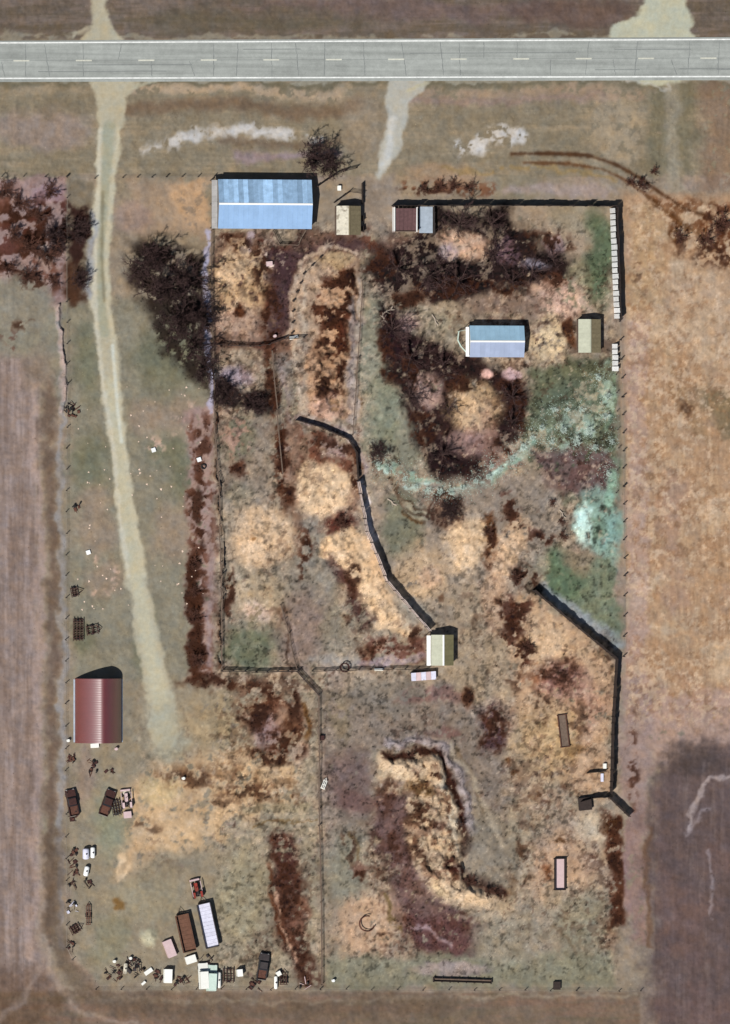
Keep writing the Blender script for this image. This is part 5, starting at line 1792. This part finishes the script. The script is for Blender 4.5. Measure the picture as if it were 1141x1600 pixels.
G1 = 'leafless dark trees of the left thicket'
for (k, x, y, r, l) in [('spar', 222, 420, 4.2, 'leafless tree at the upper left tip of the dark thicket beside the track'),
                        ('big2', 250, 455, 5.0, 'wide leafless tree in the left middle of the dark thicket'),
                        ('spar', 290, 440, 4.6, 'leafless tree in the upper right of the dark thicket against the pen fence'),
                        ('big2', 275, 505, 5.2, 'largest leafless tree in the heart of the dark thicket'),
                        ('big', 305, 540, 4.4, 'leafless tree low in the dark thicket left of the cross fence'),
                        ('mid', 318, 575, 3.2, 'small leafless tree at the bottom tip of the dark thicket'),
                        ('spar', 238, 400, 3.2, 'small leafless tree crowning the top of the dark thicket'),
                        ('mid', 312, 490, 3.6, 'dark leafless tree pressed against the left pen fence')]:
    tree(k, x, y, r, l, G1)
G2 = 'leafless dark trees in the upper yard'
for (k, x, y, r, l) in [('gro', 715, 350, 4.0, 'leafless tree above the tan mound in the upper yard'), ('gro2', 765, 350, 3.8, 'leafless tree upper right of the tan mound near the board fence'),
                        ('gro2', 770, 400, 4.2, 'leafless tree right of the tan mound'), ('gro2', 830, 425, 3.4, 'leafless tree low in the right dark patch of the upper yard'),
                        ('gro2', 862, 405, 2.6, 'small leafless tree at the right end of the dark patch'), ('gro', 670, 430, 4.4, 'leafless tree lower left of the tan mound'),
                        ('gro2', 715, 440, 4.2, 'leafless tree just below the tan mound'), ('gro2', 620, 420, 3.6, 'leafless tree below the dark plum roofed shelter'),
                        ('gro2', 800, 440, 2.6, 'small leafless tree above the white shed')]:
    tree(k, x, y, r, l, G2)
G3 = 'leafless dark trees of the middle grove'
for (k, x, y, r, l) in [('gro', 612, 515, 4.0, 'leafless tree at the top left of the middle grove'), ('gro2', 640, 560, 4.2, 'leafless tree lower left of the white shed'),
                        ('gro2', 692, 570, 3.4, 'leafless tree below the left end of the white shed'), ('gro', 640, 620, 3.4, 'leafless tree left of the pinkish bare spot in the grove'),
                        ('gro2', 700, 640, 2.6, 'small leafless tree between the pinkish spot and the straw mound'), ('gro2', 800, 620, 3.4, 'leafless tree right of the straw mound in the grove'),
                        ('gro2', 690, 710, 3.8, 'leafless tree at the bottom of the grove inside the silver arc'), ('gro2', 800, 660, 2.8, 'leafless tree at the lower right rim of the grove')]:
    tree(k, x, y, r, l, G3)
for (k, x, y, r, l) in [('fan', 702, 800, 2.2, 'flat fan shaped bare shrub tree below the silver arc'), ('fan', 590, 705, 1.9, 'small fan shaped dark bare tree at the left end of the silver arc'),
                        ('mid', 488, 248, 3.8, 'leafless tree above the right end of the big blue shed'), ('mid', 515, 258, 2.8, 'smaller leafless tree between the blue shed and the rail fence stub'),
                        ('mid', 345, 612, 2.8, 'small leafless tree at the pen fence below the dark thicket'), ('mid', 392, 632, 2.6, 'small leafless tree at the mouth of the alley'),
                        ('mid', 122, 362, 2.6, 'dark leafless tree between the left fence and the track'), ('mid', 84, 370, 3.0, 'leafless tree just outside the left fence'),
                        ('mid', 124, 438, 2.2, 'small leafless tree between the left fence and track, below the darker one')]:
    tree(k, x, y, r, l, None)
BR = [(30, 320, 'upper left corner brush, nearest the top fence'), (60, 338, 'rusty brush left of the boundary fence tree'), (20, 365, 'rusty brush at the very left edge'), (48, 385, 'rusty brush in the middle of the left corner'), (75, 400, 'rusty brush below the tree outside the fence'),
      (12, 420, 'rusty brush at the low left edge'), (45, 430, 'rusty brush at the bottom of the left corner'), (78, 300, 'rusty brush close to the fence corner'), (8, 300, 'rusty brush at the top left edge'), (82, 440, 'rusty brush lowest beside the boundary fence')]
for (x, y, l) in BR:
    tree('rbush', x, y, random.uniform(1.6, 2.6), l, 'rusty brush in the upper left corner', name='brush', cat='shrub')
for (x, y, r, l) in [(1062, 370, 1.6, 'rusty shrub in the dry land right of the white panel fence'), (1125, 350, 2.4, 'rusty shrub at the upper right edge'), (1100, 375, 2.0, 'rusty shrub left of the edge shrub at upper right'), (1000, 290, 1.6, 'dark shrub on the curved rut at upper right'),
                     (985, 284, 1.2, 'small dark shrub left on the curved rut'), (1022, 268, 1.0, 'small dark shrub above the curved rut'), (660, 296, 1.3, 'first rusty shrub above the long board fence'), (685, 292, 1.4, 'second rusty shrub above the long board fence'),
                     (708, 290, 1.4, 'third rusty shrub above the long board fence'), (733, 294, 1.4, 'fourth rusty shrub above the long board fence'), (805, 905, 1.5, 'rusty shrub left of the top of the diagonal windbreak'), (822, 1010, 1.5, 'rusty shrub in the right inner strip'),
                     (862, 785, .9, 'small dark shrub in the pasture below the grey brush'), (876, 815, .9, 'small dark shrub left of the turquoise patch'), (878, 838, 1.2, 'dark shrub lower left of the turquoise patch'), (530, 818, 1.8, 'rusty shrub between the two straw rounds'),
                     (303, 965, 1.6, 'rusty shrub outside the left pen fence at its lower part'), (303, 880, 1.3, 'rusty shrub outside the left pen fence near the middle'), (306, 1030, 1.6, 'rusty shrub outside the lower left pen corner'), (304, 925, 1.2, 'small rusty shrub between two others outside the pen fence'),
                     (762, 830, 1.3, 'rusty shrub left of the straw heap in the south pasture'), (640, 1182, 1.0, 'rusty shrub on top of the curved berm'), (716, 1290, 1.0, 'rusty shrub on the right flank of the curved berm'), (735, 1376, 1.3, 'rusty shrub at the foot of the curved berm'), (762, 1394, 1.3, 'rusty shrub at the tail end of the curved berm'),
                     (262, 1060, .1, None)]:
    if l:
        tree('rbush', x, y, r, l, None, name='shrub', cat='shrub')
SIL = [(590, 724, .8), (610, 732, .7), (632, 748, .9), (650, 760, 1.0), (668, 766, 1.0), (686, 768, 1.1), (704, 768, 1.3), (722, 762, .9), (742, 752, 1.2), (762, 744, 1.2), (768, 728, .9), (782, 734, 1.0), (800, 716, 1.1), (816, 698, 1.2), (832, 684, 1.0),
       (845, 668, 1.2), (862, 690, 1.1), (878, 672, 1.2), (900, 690, 1.4), (920, 672, 1.4), (928, 700, 1.2), (908, 640, 1.1), (948, 620, 1.2), (945, 650, 1.2), (886, 640, 1.0), (934, 590, 1.0), (956, 690, .9), (865, 640, 1.0), (950, 740, .9)]
for i, (x, y, r) in enumerate(SIL):
    if i < 15:
        l = 'silvery shrub in the pale arc below the middle grove, %s' % ['at its left tip', 'near its left tip', 'on its falling left side', 'where the left side flattens', 'left of the lowest point', 'just before the lowest point', 'the brightest, at the lowest point', 'just past the lowest point', 'on the rising side, lower', 'on the rising side, middle',
                                                                       'inside the rising side', 'on the rising side, upper middle', 'on the rising side, upper', 'near its right tip', 'at its right tip'][i]
    else:
        l = 'silvery shrub in the grey brush corner, %s' % ['nearest the grove', 'lower left one', 'left middle one', 'bright one in the centre bottom', 'bright one in the centre', 'lowest of the centre', 'top middle one', 'upper right by the fence', 'right one by the fence', 'left of the top middle one', 'highest, below the olive shed', 'lower right by the fence', 'at the left rim', 'alone above the turquoise patch'][i - 15]
    tree(random.choice(('pale', 'pale2', 'pale3')), x, y, r * random.uniform(.5, .7), l, 'silvery shrubs of the arc and grey brush', name='silver_shrub', cat='shrub')

# fallen pale limbs
def log(px, py, a, L, label):
    t = thing('fallen_limb', label, 'log', gpos(px, py), a)
    MB().sweep([(-L / 2, 0, .15), (-L * .1, .15, .2), (L * .2, -.05, .22), (L / 2, .2, .15)], .13, 6).ob('stem', M['stone'], t)
    for k in range(3):
        b_ = random.uniform(.5, 1.2) * random.choice((-1, 1))
        x = random.uniform(-.3, .3) * L
        MB().tube((x, 0, .2), (x + .9 * math.cos(b_), .9 * math.sin(b_), .35), .07, .03, 5).ob('branch', M['stone'], t)
    return t


log(606, 486, .6, 2.6, 'pale fallen limb at the top left edge of the middle grove')
log(600, 498, 2.2, 1.8, 'short pale limb just below the one at the grove top')
log(679, 500, -1.1, 2.4, 'pale limb lying left of the white shed')
log(878, 803, -1.0, 2.0, 'pale limb left of the turquoise patch')
log(612, 785, -.7, 2.2, 'pale limb in the grass right of the curved windbreak top')

# ------------------------------------------------------------------ what nobody could count: tufts, stones, straw, litter
def scatter(name, n, region, size, flatness, boost, label, seed, cond=None, col_=None):
    rg = np.random.default_rng(seed)
    px = rg.uniform(region[0], region[2], n)
    py = rg.uniform(region[1], region[3], n)
    u = (px - 570.5) / 8
    v = (800 - py) / 8
    d = FWD[None] * DIST + RIGHT[None] * u[:, None] + UP[None] * v[:, None]
    t_ = -CAM[2] / d[:, 2]
    p = CAM[None] + d * t_[:, None]
    i = np.clip(np.searchsorted(GX, p[:, 0]), 0, len(GX) - 1)
    j = np.clip(np.searchsorted(GY, p[:, 1]), 0, len(GY) - 1)
    keep = (TRK[i, j] < .25) & (SNOW[i, j] < .3) & ((py < 55) | (py > 132))
    for (x0, y0, x1, y1) in [(325, 270, 500, 362), (515, 312, 568, 372), (608, 315, 682, 368), (718, 500, 825, 562), (900, 490, 945, 555), (662, 986, 716, 1046), (112, 1045, 198, 1168), (910, 775, 965, 860)]:
        keep &= ~((px > x0) & (px < x1) & (py > y0) & (py < y1))
    if cond is not None:
        keep &= cond(px, py, i, j)
    p, i, j = p[keep], i[keep], j[keep]
    n = len(p)
    z = HT[i, j]
    sz = rg.uniform(size[0], size[1], n)
    th = rg.uniform(0, 6.28, n)
    base = C[i, j] * rg.uniform(boost[0], boost[1], n)[:, None]
    if col_ is not None:
        base = lin(col_)[None] * rg.uniform(boost[0], boost[1], n)[:, None]
    V = np.zeros((n, 4, 3))
    for k in range(3):
        V[:, k, 0] = p[:, 0] + sz * np.cos(th + k * 2.094)
        V[:, k, 1] = p[:, 1] + sz * np.sin(th + k * 2.094)
        V[:, k, 2] = z - .04
    V[:, 3, 0] = p[:, 0] + sz * rg.uniform(-.6, .6, n)
    V[:, 3, 1] = p[:, 1] + sz * rg.uniform(-.6, .6, n)
    V[:, 3, 2] = z + sz * flatness
    F = np.array([[0, 1, 3], [1, 2, 3], [2, 0, 3]])[None] + (np.arange(n) * 4)[:, None, None]
    me = bpy.data.meshes.new(name)
    me.vertices.add(n * 4)
    me.vertices.foreach_set('co', V.ravel())
    me.loops.add(n * 9)
    me.loops.foreach_set('vertex_index', F.ravel().astype(np.int32))
    me.polygons.add(n * 3)
    me.polygons.foreach_set('loop_start', np.arange(0, n * 9, 3, dtype=np.int32))
    ca = me.color_attributes.new('col', 'FLOAT_COLOR', 'POINT')
    cc = np.repeat(np.concatenate([np.clip(base, 0, .9), np.ones((n, 1))], 1), 4, axis=0)
    ca.data.foreach_set('color', cc.ravel().astype(np.float32))
    me.materials.append(M_tuft)
    me.update(calc_edges=True)
    put(bpy.data.objects.new(name, me), None, label, None, None, 'stuff')


inpen = lambda px, py, i, j: (px > 330) & (px < 960)
scatter('dry_grass', 60000, (-60, -60, 1200, 1660), (.08, .2), .6, (.9, 1.22), 'dry grass tufts over pasture and verge', 5,
        lambda px, py, i, j: ~((px < 95) & (py > 540)) & ~((px > 1016) & (py > 1180)) & (py < 1550))
scatter('loose_straw', 40000, (335, 330, 965, 1540), (.10, .22), .4, (1.0, 1.35), 'loose straw strewn over the pens', 6,
        lambda px, py, i, j: C[i, j].mean(axis=1) > .2)
scatter('leaf_litter', 50000, (200, 320, 970, 1500), (.12, .32), .8, (.55, 1.1), 'dark leaf litter and weeds in the yard', 7,
        lambda px, py, i, j: C[i, j].mean(axis=1) < .075)
scatter('field_clods', 22000, (-60, 540, 1200, 1660), (.1, .22), .35, (.9, 1.15), 'soil clods on the ploughed fields', 9,
        lambda px, py, i, j: ((px < 92) & (py > 540)) | ((px > 1016) & (py > 1180)) | (py > 1550))
_sil = np.array([(q[0], q[1]) for q in SIL], float)


def near_sil(px, py, i, j):
    d = np.min(np.hypot(px[:, None] - _sil[None, :, 0], py[:, None] - _sil[None, :, 1]), axis=1)
    return d < 13 * np.abs(np.random.default_rng(3).normal(0, 1, len(px)))


scatter('silvery_twigs', 42000, (575, 560, 968, 790), (.05, .14), 1.2, (.4, 1.0), 'silvery twigs and weeds along the pale arc', 14, near_sil, (178, 196, 184))
scatter('pale_stones', 90, (108, 600, 320, 960), (.15, .34), .6, (.9, 1.2), 'pale stones and pinkish clumps in the left pasture', 10, None, (214, 190, 172))
print('objects', len(bpy.data.objects))
